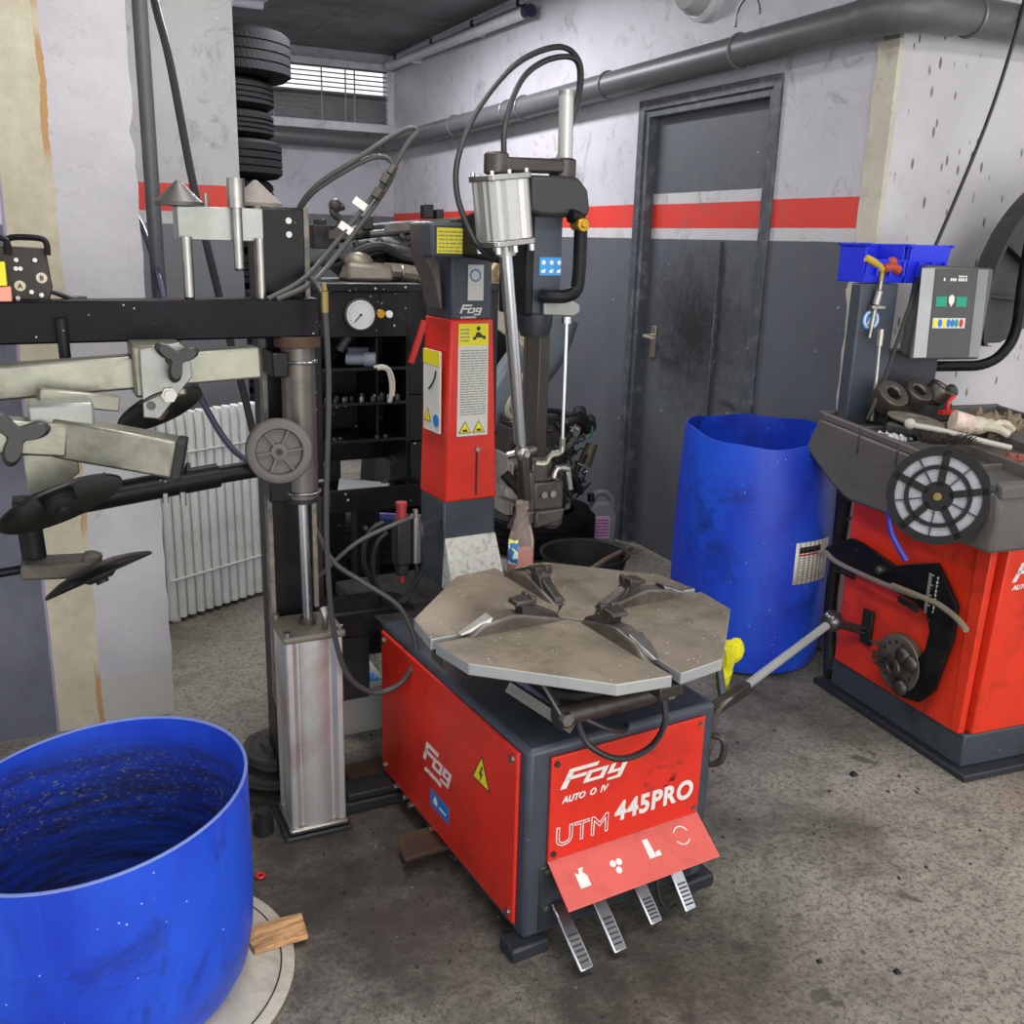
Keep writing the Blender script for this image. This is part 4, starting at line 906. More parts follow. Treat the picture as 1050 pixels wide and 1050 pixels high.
for dy in (0, .02): MB().tube([(.02, -.01, .03), (.05, -.01, .02), (.08, dy, .008), (.11, dy, .006)], .0055, 8, 4).build('hose', HOSE, cb)
# hoses at the tower
hb = thing('hose_bundle', 'pair of dusty grey hoses looping up from the boom behind the post, tagged white', 'hoses', (.46, 2.3, 1.32))
O2 = Vv((.46, 2.3, 1.32))
main = [(.452, 2.2, 1.322), (.531, 2.22, 1.36), (.601, 2.27, 1.415), (.709, 2.3, 1.532), (.765, 2.3, 1.60), (.81, 2.3, 1.67), (.838, 2.3, 1.705), (.80, 2.32, 1.70), (.70, 2.34, 1.635), (.61, 2.38, 1.57), (.57, 2.42, 1.50), (.56, 2.44, 1.40), (.555, 2.44, 1.32)]
oth = [(.47, 2.19, 1.322), (.55, 2.21, 1.355), (.62, 2.26, 1.41), (.725, 2.3, 1.525), (.775, 2.3, 1.60), (.772, 2.31, 1.635), (.74, 2.33, 1.64), (.68, 2.35, 1.61), (.60, 2.39, 1.55), (.575, 2.43, 1.48), (.57, 2.45, 1.32)]
for P in (main, oth): MB().tube([Vv(p) - O2 for p in P], .006, 8, 6).build('hose', HOSEG, hb)
b = MB()
for t, r in (((.735, 2.29, 1.557), .0135), ((.755, 2.29, 1.59), .0125), ((.772, 2.295, 1.612), .0105)): b.cyl(Vv(t) - O2 - Vv((.006, 0, .009)), Vv(t) - O2 + Vv((.006, 0, .009)), r, n=6)
b.build('coupling', mat('grimy_brass', (92, 88, 78), .5, .6, .2, 12), hb)
for x, z in ((.69, 1.53), (.655, 1.475)): MB().bar(Vv((x - .014, 2.285, z + .012)) - O2, Vv((x + .014, 2.285, z - .006)) - O2, .004, .018, (.5, 0, .8)).build('white_tag', WHITEP, hb)
ih = thing('inflation_hose', 'grey air hose dropping past the tower and looping before the red side panel', 'hose', (.553, 2.1, 0))
P = [(.575, 2.5, 1.36), (.56, 2.3, 1.37), (.553, 2.13, 1.345), (.553, 2.1, 1.30), (.557, 2.1, 1.13), (.545, 2.1, .866), (.546, 2.1, .70), (.556, 2.1, .56), (.584, 2.1, .45), (.63, 2.1, .395), (.675, 2.1, .381), (.725, 2.1, .40), (.757, 2.1, .45), (.765, 2.12, .50), (.738, 2.16, .575), (.66, 2.2, .635), (.60, 2.24, .68), (.575, 2.3, .74), (.565, 2.44, .80)]
MB().tube([Vv(p) - Vv((.553, 2.1, 0)) for p in P], .0066, 8, 6).build('hose', mat('grey_air_hose', (56, 56, 57), .5, 0, .12, 8), ih)
MB().cyl((0, 0, 1.30), (0, 0, 1.345), .008, n=8).cyl((0, 0, 1.345), (0, .005, 1.36), .006, n=8).build('brass_coupling', BRASSD, ih)

# ================================================================== black tool shelf with the pressure gauge
SO = (.80, 3.10, 0)
S = thing('inflation_shelf', 'black open tool shelf with round pressure gauge behind the press tower', 'shelf', SO)
def sb(mb, n, m, p=S, **k): return mb.build(n, m, p, **k)
sw, z0, z1 = .30, .68, 1.29
sb(MB().box(-.02, 0, 0, .26, z0, z1).box(sw - .012, sw, 0, .26, z0, z1).box(-.02, sw, .25, .26, z0, z1), 'carcass', BLACKS)
sb(MB().box(-.03, sw + .045, -.02, .30, z1, z1 + .025), 'top_board', BLACKS, bev=.003)
sb(MB().box(.0, sw - .012, -.004, .012, 1.145, z1), 'gauge_panel', BLACKS, bev=.002)
for z in (1.04, .925, .80): sb(MB().box(0, sw - .012, 0, .25, z - .004, z).box(0, sw - .012, -.004, 0, z - .004, z + .006), 'shelf_board', BLACK)
sb(MB().box(.19, .196, .02, .25, .80, 1.14), 'divider', BLACK)
sb(MB().box(sw, sw + .052, 0, .2, .95, 1.115).box(sw, sw + .052, 0, .2, .79, .948), 'side_bin', BLACK, bev=.002)
sb(MB().box(sw - .004, sw + .055, -.02, .2, .60, .788), 'side_bracket', BLACKS, bev=.003)
sb(MB().box(-.02, sw, -.14, .12, .62, .628).box(-.02, sw, -.15, -.138, .60, .675).box(sw - .012, sw, -.15, 0, .60, .675), 'lower_tray', BLACKS, bev=.002)
for x in (.02, .145): sb(MB().box(x, x + .085, .12, .2, 0, .62), 'leg', BLACK, bev=.003)
sb(MB().box(-.05, .30, .05, .27, 0, .02), 'floor_plate', BLACK)
sb(MB().cyl((.175, .118, .46), (.175, .112, .46), .008, n=10).cyl((.215, .118, .47), (.215, .112, .47), .008, n=10), 'bolt', STEEL)
g = sb(MB().lathe([(.052, 0), (.052, .022), (.046, .024)], 36, XF((.125, -.004, 1.218))), 'pressure_gauge', PLASTD)
MB().lathe([(.046, .02), (.046, .0255), (.003, .026)], 36, XF((.125, -.004, 1.218))).build('gauge_dial', mat('white_gauge_dial', (206, 208, 206), .35), g)
b = MB().bar((.125, -.0315, 1.218), (.103, -.0315, 1.195), .001, .003)
for k in range(21):
    a = math.radians(-130 + 13 * k) + PI / 2; b.bar((.125 + .036 * math.cos(a), -.0305, 1.218 + .036 * math.sin(a)), (.125 + .041 * math.cos(a), -.0305, 1.218 + .041 * math.sin(a)), .001, .0015, (0, 1, 0))
b.cyl((.125, -.03, 1.218), (.125, -.033, 1.218), .004, n=10)
b.build('gauge_needle', INK, g)
sb(MB().cyl((.196, -.004, 1.22), (.196, -.02, 1.22), .015, n=18), 'brass_button', BRASS, bev=.002)
sb(MB().cyl((.226, -.004, 1.218), (.226, -.018, 1.218), .012, n=18), 'white_button', WHITEP, bev=.002)
# things lying on the shelf
GP = mat('grey_pipe_fitting', (120, 130, 142), .45, 0, .06, 8)
pf = thing('pipe_fitting', 'grey plastic pipe socket lying on the upper shelf board', 'pipe fitting', (.90, 3.16, 1.041))
MB().cyl((.0, .0, .026), (.07, -.03, .026), .019, n=18).cyl((.055, -.024, .026), (.09, -.038, .026), .025, n=18).build('socket', GP, pf)
MB().cyl((.0905, -.0382, .026), (.0915, -.0386, .026), .018, n=18).build('bore', mat('dark_bore', (70, 78, 88), .6), pf)
MB().cyl((.02, .06, .03), (.09, .05, .03), .0295, n=18).build('sleeve', GP, pf)
MB().cyl((-.01, .05, .05), (.03, .04, .115), .016, n=14).build('elbow', mat('dark_elbow', (70, 76, 84), .5), pf)
tag(MB().tube([(.985, 3.09, 1.042), (1.0, 3.085, 1.045), (1.02, 3.085, 1.035), (1.03, 3.085, .995), (1.03, 3.085, .95), (1.025, 3.09, .93)], .0075, 6, 4).tube([(.975, 3.095, 1.046), (1.0, 3.09, 1.052), (1.024, 3.08, 1.04), (1.038, 3.08, 1.0), (1.036, 3.08, .95)], .005, 6, 4).build('cloth_strap', mat('pale_strap', (196, 192, 182), .8)), 'pale cloth strap hanging over the front of the upper shelf board', 'strap')
q = random.Random(4)
for i in range(14):
    x = .83 + .018 * i + q.uniform(-.004, .004); r = q.choice((.007, .009, .011)); y = 3.13 + q.uniform(-.012, .05)
    tag(MB().cyl((0, 0, 0), (0, 0, r * 2), r, n=8).cyl((0, 0, r * 2), (0, 0, r * 2.3), r * .6, n=8).build('wheel_nut', DSTEEL if i % 3 else STEEL, None, loc=(x, y, .9255)), 'small dark wheel nut among the nuts on the middle shelf board', 'nut', 'wheel nuts on the middle shelf board')
for i in range(5):
    x = .822 + .02 * i if i < 3 else .99 + .03 * (i - 3)
    tag(MB().cyl((0, 0, 0), (0, 0, .014), .008, n=6).build('wheel_nut', DSTEEL, None, loc=(x, 3.118, .8005)), 'loose nut on the lowest shelf board', 'nut', 'loose nuts on the lowest shelf board')
tr = thing('plastic_lid', 'clear grey plastic box lid lying on the lower tray', 'lid', (.87, 3.02, .629))
MB().hexa([(-.06, -.05, .03), (.11, -.06, .02), (-.02, .08, .03), (.14, .03, .02), (-.06, -.05, .045), (.11, -.06, .035), (-.02, .08, .05), (.14, .03, .035)]).build('lid_top', mat('cloudy_plastic', (168, 172, 172), .3, 0, .06), tr, .004)
MB().hexa([(-.055, -.045, .0), (.105, -.055, .0), (-.02, .075, .0), (.135, .025, .0), (-.055, -.045, .03), (.105, -.055, .02), (-.02, .075, .03), (.135, .025, .02)]).build('lid_wall', mat('cloudy_plastic_edge', (110, 112, 112), .35), tr)
vb = thing('valve_strip', 'strip of brass valve caps on the lower tray', 'valve strip', (1.03, 2.99, .629))
MB().box(-.07, .05, -.012, .012, 0, .018).build('strip_base', mat('olive_strip', (98, 94, 66), .6), vb, .002)
for k in range(5): MB().cyl((-.06 + .024 * k, 0, .018), (-.06 + .024 * k, 0, .03), .007, n=8).build('valve_cap', BLACKM if k % 2 else mat('olive_cap', (128, 120, 84), .5), vb)
tag(MB().tube([(-.05, 0, .03), (-.03, -.01, .045), (0, 0, .05), (.03, .02, .04), (.02, .05, .03), (-.02, .05, .03), (-.04, .02, .035)], .006, 6, 4).tube([(-.05, .05, .006), (-.05, .05, .03)], .006, 6).tube([(.02, .05, .006), (.02, .05, .03)], .006, 6).build('hook_tool', BLACKM, None, loc=(1.02, 3.05, .624)), 'bent black hook tool behind the valve strip on the lower tray', 'tool')
tag(MB().bar((1.09, 3.06, 1.06), (1.135, 3.05, 1.2), .02, .018, (0, 1, 0)).bar((1.15, 3.05, 1.12), (1.16, 3.05, 1.19), .014, .014, (0, 1, 0)).build('red_lever', REDL, None, bev=.003), 'red lever leaning in the side bin of the black shelf', 'lever')
tyre(.27, .18, .19, (1.27, 3.72, .0), 'tyre lying on the floor under the black shelf, lower of two', 'tyres under the shelf')
tyre(.27, .18, .19, (1.26, 3.70, .20), 'tyre lying under the black shelf on top of another', 'tyres under the shelf')
tag(MB().cyl((1.05, 3.5, .42), (1.29, 3.44, .40), .018, n=12).build('blue_rod', mat('blue_rod', (48, 60, 130), .5)), 'short blue rod poking out behind the air regulator', 'rod')
# ================================================================== scrap behind the shelf and the column
sbn = thing('scrap_bench', 'dark bench carrying the scrap heap behind the black shelf', 'bench', (1.2, 3.55, 0))
MB().box(-.32, .38, -.16, .24, 1.275, 1.305).build('bench_top', BLACKM, sbn, .003)
for x in (-.28, .34):
    for y in (-.13, .2): MB().box(x - .02, x + .02, y - .02, y + .02, 0, 1.275).build('leg', BLACKM, sbn)
tag(MB().tube([(0, 0, 0), (.2, .02, .03), (.36, .0, .045), (.54, .02, .06)], .026, 8, 4).box(.12, .16, -.02, .02, .03, .075).box(.40, .43, -.02, .02, .06, .11).box(-.06, .03, -.03, .03, -.04, .04).box(-.04, -.01, -.02, .05, .03, .06).build('steering_rack', mat('greasy_black_part', (34, 33, 31), .6, .1, .3, 14, (92, 86, 74), .5, 14), None, .004, loc=(.94, 3.5, 1.455)), 'long greasy black steering rack on top of the scrap heap', 'car part')
mf = thing('heat_shield', 'beige grey bent exhaust heat shield lying on the black shelf', 'car part', (.93, 3.25, 1.315))
GRM = mat('grimy_sheet_metal', (128, 120, 108), .5, .5, .22, 9, (70, 62, 54), .7, 9)
MB().hexa([(0, 0, 0), (.16, -.03, 0), (0, .12, 0), (.16, .12, 0), (.01, .0, .06), (.16, -.02, .055), (.03, .1, .075), (.16, .1, .06)]).ball((.06, .05, .06), .05, 14, (1, 1, .7)).build('shield_body', GRM, mf, .012)
MB().tube([(.14, .03, .035), (.22, .02, .03), (.30, .02, .012), (.36, .03, -.02)], .028, 10, 4).build('shield_pipe', GRM, mf)
for x in (.2, .26): MB().torus(.03, .004, M4((x, .02, .027 - (x - .2) * .3), (0, 1, 0), (0, 0, 1), (1, 0, 0)), 16, 6).build('pipe_band', STEEL, mf)
SCR = mat('dusty_black_plastic', (44, 43, 42), .6, 0, .3, 10, (96, 90, 82), .5, 9)
def shell(name, pts, w, h, m, loc, lab, cat='car part', thick=.012, up=(0, 0, 1)):
    """bent strip of sheet following pts"""
    P = spline(pts, 6); b = MB(); L = []
    upv = Vv(up)
    for i, p in enumerate(P):
        d = (P[min(i + 1, len(P) - 1)] - P[max(i - 1, 0)]).normalized(); s_ = d.cross(upv).normalized()
        L.append([p + s_ * w * a + upv * (-h * abs(a) ** 2 * 2) for a in (-.5, -.3, 0, .3, .5)])
    b.ring(L, close=False, caps=False)
    return tag(b.build(name, m, None, loc=loc, solid=thick), lab, cat)
shell('wheel_arch_liner', [(0, 0, 0), (.12, .05, .09), (.28, .06, .1), (.40, .0, .02)], .24, .08, SCR, (.93, 3.62, 1.36), 'dusty black wheel arch liner in the heap above the shelf')
shell('undertray', [(-.02, 0, -.03), (.16, .0, .02), (.42, .03, -.06)], .2, .05, SCR, (.97, 3.42, 1.42), 'crumpled black undertray below the steering rack')
tag(MB().tube([(0, 0, 0), (.08, -.03, .03), (.17, 0, .0), (.25, -.03, -.02), (.33, 0, -.06)], .017, 8, 5).build('rubber_duct', RUBBER, None, loc=(.98, 3.33, 1.40)), 'limp black rubber duct lying over the heat shield', 'car part')
tag(MB().tube([(0, 0, 0), (.02, 0, .04), (-.01, .0, .07), (.03, 0, .09)], .013, 8, 5).ball((.0, 0, .09), .024, 10).box(-.03, .06, -.02, .02, -.02, .01).build('valve_housing', IRON, None, loc=(.945, 3.42, 1.47)), 'small cast valve housing at the left end of the scrap heap', 'car part')
tag(MB().box(-.02, .02, -.02, .02, 0, .05).build('rubber_stop', BLACKM, None, .004, loc=(1.31, 3.5, 1.53)), 'black rubber stop standing up on the steering rack', 'car part')
b = MB(); q = random.Random(17)
b.hexa([(0, 0, 0), (.30, -.02, 0), (0, .14, 0), (.3, .14, 0), (.04, .02, .13), (.24, .0, .10), (.04, .12, .14), (.26, .12, .1)])
for k in range(6): b.bar((.03 + .045 * k, -.02, .02), (.05 + .04 * k, .01, .13), .012, .03, (0, 1, 0))
for k in range(14):
    c = Vv((q.uniform(-.04, .32), q.uniform(-.04, .02), q.uniform(.01, .15))); d = Vv((q.uniform(-.05, .05), q.uniform(-.02, .01), q.uniform(-.02, .03)))
    b.cyl(c, c + d, q.uniform(.006, .016), n=8)
tag(b.build('intake_manifold', mat('oily_black_casting', (38, 36, 34), .55, .1, .35, 18, (104, 96, 84), .6, 16), None, .004, loc=(1.06, 3.44, 1.31)), 'oily ribbed intake manifold in the scrap heap under the undertray', 'car part')
tag(MB().tube([(0, 0, 0), (.1, .0, .012), (.22, .0, .03), (.34, .0, .035)], .012, 8, 3).bar((.05, -.01, .02), (.3, -.01, .05), .01, .03).build('hose_rail', mat('grey_dusty_rail', (92, 90, 86), .5, .2, .2, 14, (40, 38, 36), .6, 14), None, .002, loc=(1.08, 3.46, 1.47)), 'dusty grey rail lying along the steering rack', 'car part')
shell('engine_cover', [(0, 0, -.615), (.03, 0, -.2), (.06, 0, .2), (.05, 0, .42), (0, .0, .6)], .34, .06, mat('dark_green_black', (40, 44, 44), .4, 0, .2, 4), (1.36, 4.06, .62), 'tall dark plastic cover standing behind the column, left side', 'car part', .014, (0, -1, 0))
shell('bumper_skin', [(0, 0, -.715), (.03, 0, -.3), (.05, 0, .16), (.05, 0, .36), (-.02, .0, .5)], .3, .08, mat('black_bumper_plastic', (34, 34, 35), .35, 0, .2, 4), (1.96, 4.46, .72), 'black bumper skin standing behind the column, right side', 'car part', .014, (0, -1, 0))
tag(MB().prism([(-.05, .0), (.06, -.02), (.08, .14), (.06, .24), (.02, .30), (-.04, .22), (-.03, .1)], XF((0, 0, 0)), .05).tube([(-.02, -.05, .05), (.02, -.06, .12), (-.01, -.06, .2), (.04, -.05, .26)], .008, 6, 4).build('torn_cardboard', CARD, None, .008, loc=(2.035, 4.475, 1.10)), 'torn dirty cardboard piece behind the air cylinder rod', 'cardboard')
tag(MB().bar((-.12, 0, .15), (.12, 0, -.01), .05, .065).bar((-.10, -.03, .08), (.11, -.03, -.06), .02, .03).build('sill_trim', mat('cream_trim_plastic', (188, 182, 166), .5, 0, .1, 8, (120, 108, 90), .6, 10), None, .006, loc=(1.91, 4.05, 1.035)), 'cream sill trim slanting down behind the piston rod', 'car part')
shell('car_fender', [(-.10, 0, -.28), (.02, 0, -.06), (.16, 0, .12), (.22, 0, .28)], .28, .05, HEADS, (2.06, 4.28, .84), 'slate grey car fender standing on edge against the wall by the engine', 'car part', .01, (0, -1, 0))
tag(MB().tube([(.1, 0, .25), (.07, 0, .1), (-.02, 0, -.06), (-.06, 0, -.15), (-.02, 0, -.2), (-.01, 0, -.24)], .013, 8, 5).build('sealing_strip', mat('cream_rubber_strip', (180, 172, 150), .6), None, loc=(2.0, 4.1, .84)), 'cream sealing strip hanging along the edge of the grey fender', 'car part')
# engine standing on a tyre
tyre(.285, .18, .2, (2.14, 4.13, 0), 'black tyre lying under the greasy engine')
E_ = thing('car_engine', 'greasy dismantled car engine standing on a tyre against the grey wall', 'engine', (2.13, 4.16, .19))
MB().hexa([(-.22, -.13, 0), (.14, -.13, 0), (-.22, .13, 0), (.14, .13, 0), (-.2, -.12, .30), (.16, -.12, .27), (-.2, .12, .30), (.16, .12, .27)]).build('engine_block', ALUC, E_, .012)
b = MB()
for i in range(7): b.box(-.20 + .03 * i, -.188 + .03 * i, -.15, -.12, .03, .26)
b.build('block_fin', ALUC, E_, .002)
MB().hexa([(-.2, -.1, .28), (.17, -.1, .26), (-.2, .1, .28), (.17, .1, .26), (-.17, -.08, .42), (.16, -.08, .40), (-.17, .08, .42), (.16, .08, .40)]).build('cylinder_head', IRON, E_, .012)
MB().box(-.17, .18, -.09, .07, .42, .47).cyl((-.1, -.03, .46), (-.1, -.03, .50), .03).cyl((.1, -.03, .46), (.1, -.03, .49), .03).build('rocker_cover', SCR, E_, .012)
for x, z, r in ((.02, .06, .07), (.12, .14, .05), (-.1, .2, .045)): MB().lathe([(r, 0), (r, .012), (r * .8, .016), (r * .8, .024), (r, .028), (r, .04), (r * .4, .042), (.004, .042)], 28, XF((x, -.13, z))).build('pulley', DSTEEL, E_)
MB().tube([Vv(p) for p in [(-.22, -.14, .3), (-.1, -.18, .33), (.05, -.16, .31), (.14, -.14, .36)]], .02, 10, 4).build('intake_pipe', STEEL, E_)
for P, r in (([(-.24, -.15, .22), (-.16, -.2, .12), (-.08, -.18, .05)], .026), ([(.05, -.12, .42), (.12, -.15, .45), (.2, -.12, .42), (.22, -.08, .36)], .022), ([(.0, -.14, .26), (.1, -.2, .2), (.16, -.18, .1)], .018), ([(-.18, -.12, .42), (-.1, -.16, .5), (.02, -.12, .5), (.1, -.1, .47)], .012)):
    MB().tube([Vv(p) for p in P], r, 10, 5).build('coolant_hose', RUBBER, E_)
for x, z in ((.16, .46), (.215, .415)): MB().cyl((x, -.14, z), (x + .03, -.08, z + .02), .034, n=18).cyl((x, -.15, z - .003), (x + .004, -.14, z), .024, n=18).build('air_duct', BLACKM, E_)
MB().cyl((.20, -.14, .22), (.235, -.14, .33), .03, n=16).build('oil_filter', mat('olive_filter', (104, 98, 76), .5, .2), E_)
b = MB(); q = random.Random(11)
for i in range(26):
    c = Vv((.13 + q.uniform(-.04, .07), -.16 + q.uniform(-.02, .02), .17 + q.uniform(-.05, .04))); b.ball(c, q.uniform(.006, .014), 6)
b.build('solenoid_cluster', STEEL, E_)
b = MB()
for i in range(46):
    c = Vv((q.uniform(-.22, .2), -.135 + q.uniform(-.03, .0), q.uniform(.02, .5))); s_ = q.uniform(.008, .026)
    R_ = Matrix.Translation(c) @ Euler((q.random() * 3, q.random() * 3, q.random() * 3)).to_matrix().to_4x4()
    if i % 2: b.box(-s_, s_, -s_ * .6, s_ * .6, -s_ * .5, s_ * .5, R_)
    else: b.cyl(R_ @ Vv((-s_ * 1.3, 0, 0)), R_ @ Vv((s_ * 1.3, 0, 0)), s_ * .5, n=8)
b.build('engine_fittings', IRON, E_)['kind'] = 'stuff'
b = MB()
for i in range(16):
    c = Vv((q.uniform(-.2, .2), -.16 + q.uniform(-.02, .0), q.uniform(.05, .48))); d = Vv((q.uniform(-.05, .05), -.01, q.uniform(-.05, .05)))
    b.cyl(c, c + d, .0055, n=6).cyl(c + d * .8, c + d * 1.05, .009, n=6)
b.build('pipe_union', STEEL, E_)['kind'] = 'stuff'
b = MB()
for i in range(12):
    c = Vv((q.uniform(-.15, .2), -.16, q.uniform(.1, .48))); b.tube([c, c + Vv((q.uniform(-.06, .06), -.03, q.uniform(-.02, .06))), c + Vv((q.uniform(-.1, .1), -.0, q.uniform(-.1, .05)))], .0045, 6, 4)
b.build('wiring_loom', RUBBER, E_)['kind'] = 'stuff'
MB().tube([(.15, -.17, .36), (.2, -.18, .38), (.22, -.16, .42)], .006, 6, 4).build('green_wire', mat('green_wire', (30, 110, 96), .5), E_)
MB().hexa([(-.26, -.2, .12), (-.12, -.2, .06), (-.26, -.13, .1), (-.12, -.13, .04), (-.25, -.19, .17), (-.11, -.19, .12), (-.25, -.13, .16), (-.11, -.13, .11)]).build('gearbox_flange', ALUC, E_, .01)
# oil canister
ca = thing('oil_canister', 'grey plastic oil canister standing by the door frame', 'canister', (2.43, 4.02, 0), math.radians(-20))
b = MB(); b.prism([(-.075, 0), (.075, 0), (.078, .17), (.04, .235), (-.03, .235), (-.078, .17)], XF((0, .06, 0)), .12)
b.build('canister_body', CANG, ca, .014)
MB().tube([(-.035, 0, .21), (-.03, 0, .262), (.02, 0, .27), (.055, 0, .24), (.065, 0, .19)], .014, 10, 4).build('handle', CANG, ca)
MB().cyl((-.045, 0, .225), (-.05, 0, .265), .02, n=16).build('cap', BLACKM, ca)
cl = MB().prism([(-.055, .05), (.04, .05), (.04, .165), (-.055, .165)], XF((0, -.0605, 0)), .001).build('canister_label', PINKL, ca, smooth=False)
label_lines(cl, XF((0, -.062, 0)), -.05, .035, .06, .155, 6, mat('purple_print', (150, 60, 140), .5), .5, 3)
cl = MB().prism([(-.035, .05), (.045, .05), (.045, .165), (-.035, .165)], XF((-.0775, .0, 0), 'left'), .001).build('canister_label', PINKL, ca, smooth=False)
MB().prism([(-.03, .085), (.04, .085), (.04, .10), (-.03, .10)], XF((-.079, .0, 0), 'left'), .001).prism([(-.03, .03), (.02, .03), (.02, .06), (-.03, .06)], XF((-.079, .0, 0), 'left'), .001).build('label_print', mat('purple_print', (150, 60, 140), .5), cl, smooth=False)
tb_ = thing('rubber_tub', 'low black rubber tub on the floor in front of the engine', 'tub', (2.06, 3.52, 0))
MB().lathe([(.15, 0), (.19, .145), (.2, .15), (.198, .157), (.185, .15), (.145, .01), (.003, .01)], 40).build('tub_wall', RUBBER, tb_)
tag(MB().tube([(1.88, 3.22, .16), (2.1, 3.4, .15), (2.33, 3.57, .125)], .0135, 10, 2).build('broom_handle', mat('dirty_wood_stick', (104, 88, 72), .7, 0, .2, 12)), 'dirty wooden stick lying across the black tub', 'stick')
sp = thing('spray_bottle', 'clear spray bottle with pink dregs and a colourful label on the turntable', 'bottle', (1.055, 2.125, .647))
CLR = NT('clear_bottle_plastic'); CLR.b.inputs['Base Color'].default_value = (*lin((214, 196, 190)), 1); CLR.b.inputs['Roughness'].default_value = .15
CLR.b.inputs['Transmission Weight'].default_value = .8; CLR.b.inputs['IOR'].default_value = 1.15
MB().lathe([(.003, 0), (.032, .0), (.035, .006), (.035, .075), (.030, .10), (.022, .125), (.016, .15), (.0155, .165), (.003, .166)], 28, Matrix.Diagonal((1, .7, 1, 1))).build('bottle_body', CLR.m, sp)
MB().lathe([(.003, .004), (.031, .004), (.033, .03), (.033, .055), (.003, .055)], 24, Matrix.Diagonal((1, .66, 1, 1))).build('pink_liquid', mat('pink_liquid', (226, 150, 136), .3), sp)
bl = MB()
for i in range(8):
    a0, a1 = PI * 1.02 + i * .12, PI * 1.02 + (i + 1) * .12
    bl.vf([(.0358 * math.cos(a0), .0253 * math.sin(a0), .02), (.0358 * math.cos(a1), .0253 * math.sin(a1), .02), (.0358 * math.cos(a1), .0253 * math.sin(a1), .085), (.0358 * math.cos(a0), .0253 * math.sin(a0), .085)], [(0, 1, 2, 3)])
LB = NT('bottle_label_print'); v_ = LB.n.new('ShaderNodeTexVoronoi'); v_.inputs['Scale'].default_value = 70; LB.link(LB.tc.outputs['Object'], v_.inputs['Vector'])
sx_ = LB.n.new('ShaderNodeSeparateColor'); LB.link(v_.outputs['Color'], sx_.inputs[0])
LB.link(LB.ramp(sx_.outputs[0], [(0, lin((40, 110, 180))), (.4, lin((214, 224, 226))), (.7, lin((220, 210, 60))), (.9, lin((60, 150, 150)))], True), LB.b.inputs['Base Color'])
bl.build('bottle_label', LB.m, sp, solid=.0008)
MB().lathe([(.017, .163), (.017, .178), (.012, .182), (.003, .182)], 20).build('bottle_neck', CLR.m, sp)

# ================================================================== the two blue drums
d1 = thing('blue_drum', 'blue plastic drum cut low with a grey dirt band, front left', 'drum', (.006, 1.785, 0))
prof = [(.004, .0), (.215, .0), (.245, .012), (.266, .05), (.277, .11), (.281, .2), (.281, .452)]
MB().lathe(prof + [(.275, .452)] + [(r - .006, z + .006 * (z < .02)) for r, z in reversed(prof[1:-1])], 72, close=False).build('drum_wall', [DRUM], d1)
inn = MB().lathe([(.2748, .446), (.2748, .2), (.2705, .11), (.259, .05), (.238, .02), (.21, .0085), (.004, .0085)], 72, close=False).build('drum_lining', DRUMIN, d1)
MB().torus(.278, .0035, Matrix.Translation((0, 0, .452)), 72, 6).build('cut_rim', mat('scuffed_blue_rim', (110, 130, 200), .5), d1)
MB().lathe([(.256, .055), (.2, .058), (.003, .058)], 48, close=False).build('drum_shade_disc', mat('black_drum_shade', (8, 10, 20), .12, 0, .2), d1)  # black disc stands in for the shadow inside the drum
bd = thing('round_lid', 'pale round drum lid lying under the low blue drum', 'lid', (.05, 1.78, 0))
# the cut edge of the low drum runs lower on its left side
for ch in d1.children:
    for v in ch.data.vertices:
        if v.co.z > .2: v.co.z += (v.co.x - .26) * .105 * min(1, (v.co.z - .2) / .25)
# drum stands on the lid
for o in (d1,): o.location.z = .013
MB().lathe([(.003, 0), (.308, 0), (.312, .004), (.312, .010), (.306, .0125), (.003, .0125)], 64).build('lid_disc', mat('dirty_cream_lid', (186, 180, 164), .6, 0, .12, 5, (110, 104, 90), .6, 10), bd)
MB().torus(.285, .0022, Matrix.Translation((0, 0, .0118)), 48, 6, -1.2, .9).build('lid_groove', INK, bd)
pk = thing('wood_offcut', 'striped wooden plank offcut on the floor by the low blue drum', 'plank', (.335, 1.79, .0135), math.radians(8))
MB().prism([(-.06, -.032), (.052, -.045), (.066, .028), (-.03, .045), (-.062, .02)], Matrix.Translation((0, 0, 0)), .012).build('plank', WOODP, pk, .001)
d2 = thing('blue_drum', 'tall blue plastic drum with a white label beside the grey door', 'drum', (2.28, 2.695, 0))
n = 96; m = MB(); rings = []
def rimz(a): # ragged cut: dips towards the room
    f = math.cos(a - math.radians(228)); return .845 - .024 * max(f, 0) ** 2 + .010 * max(math.cos(a - math.radians(160)), 0) ** 4 + .004 * math.sin(7 * a)
def ring2(r, fz): return [Vv((r * math.cos(2 * PI * i / n), r * math.sin(2 * PI * i / n), fz(2 * PI * i / n))) for i in range(n)]
for r, z in ((.01, 0), (.24, 0), (.262, .012), (.274, .05), (.279, .12), (.282, .3), (.281, .5), (.276, .7)): rings.append(ring2(r, lambda a, z=z: z))
rings.append(ring2(.268, rimz)); rings.append(ring2(.262, rimz))
for r, z in ((.270, .7), (.275, .5), (.276, .3), (.273, .12), (.25, .012), (.01, .01)): rings.append(ring2(r, lambda a, z=z: z))
m.ring(rings, True, True).build('drum_wall', DRUM, d2)
b = MB(); L0 = math.radians(246); LW = .49
def on_d(a, z, r=.2845): return (r * math.cos(a), r * math.sin(a), z)
def curved(b, a0, a1, z0, z1, r):
    k = 8
    for i in range(k):
        p, q_ = a0 + (a1 - a0) * i / k, a0 + (a1 - a0) * (i + 1) / k
        b.vf([on_d(p, z0, r), on_d(q_, z0, r), on_d(q_, z1, r), on_d(p, z1, r)], [(0, 1, 2, 3)])
    return b
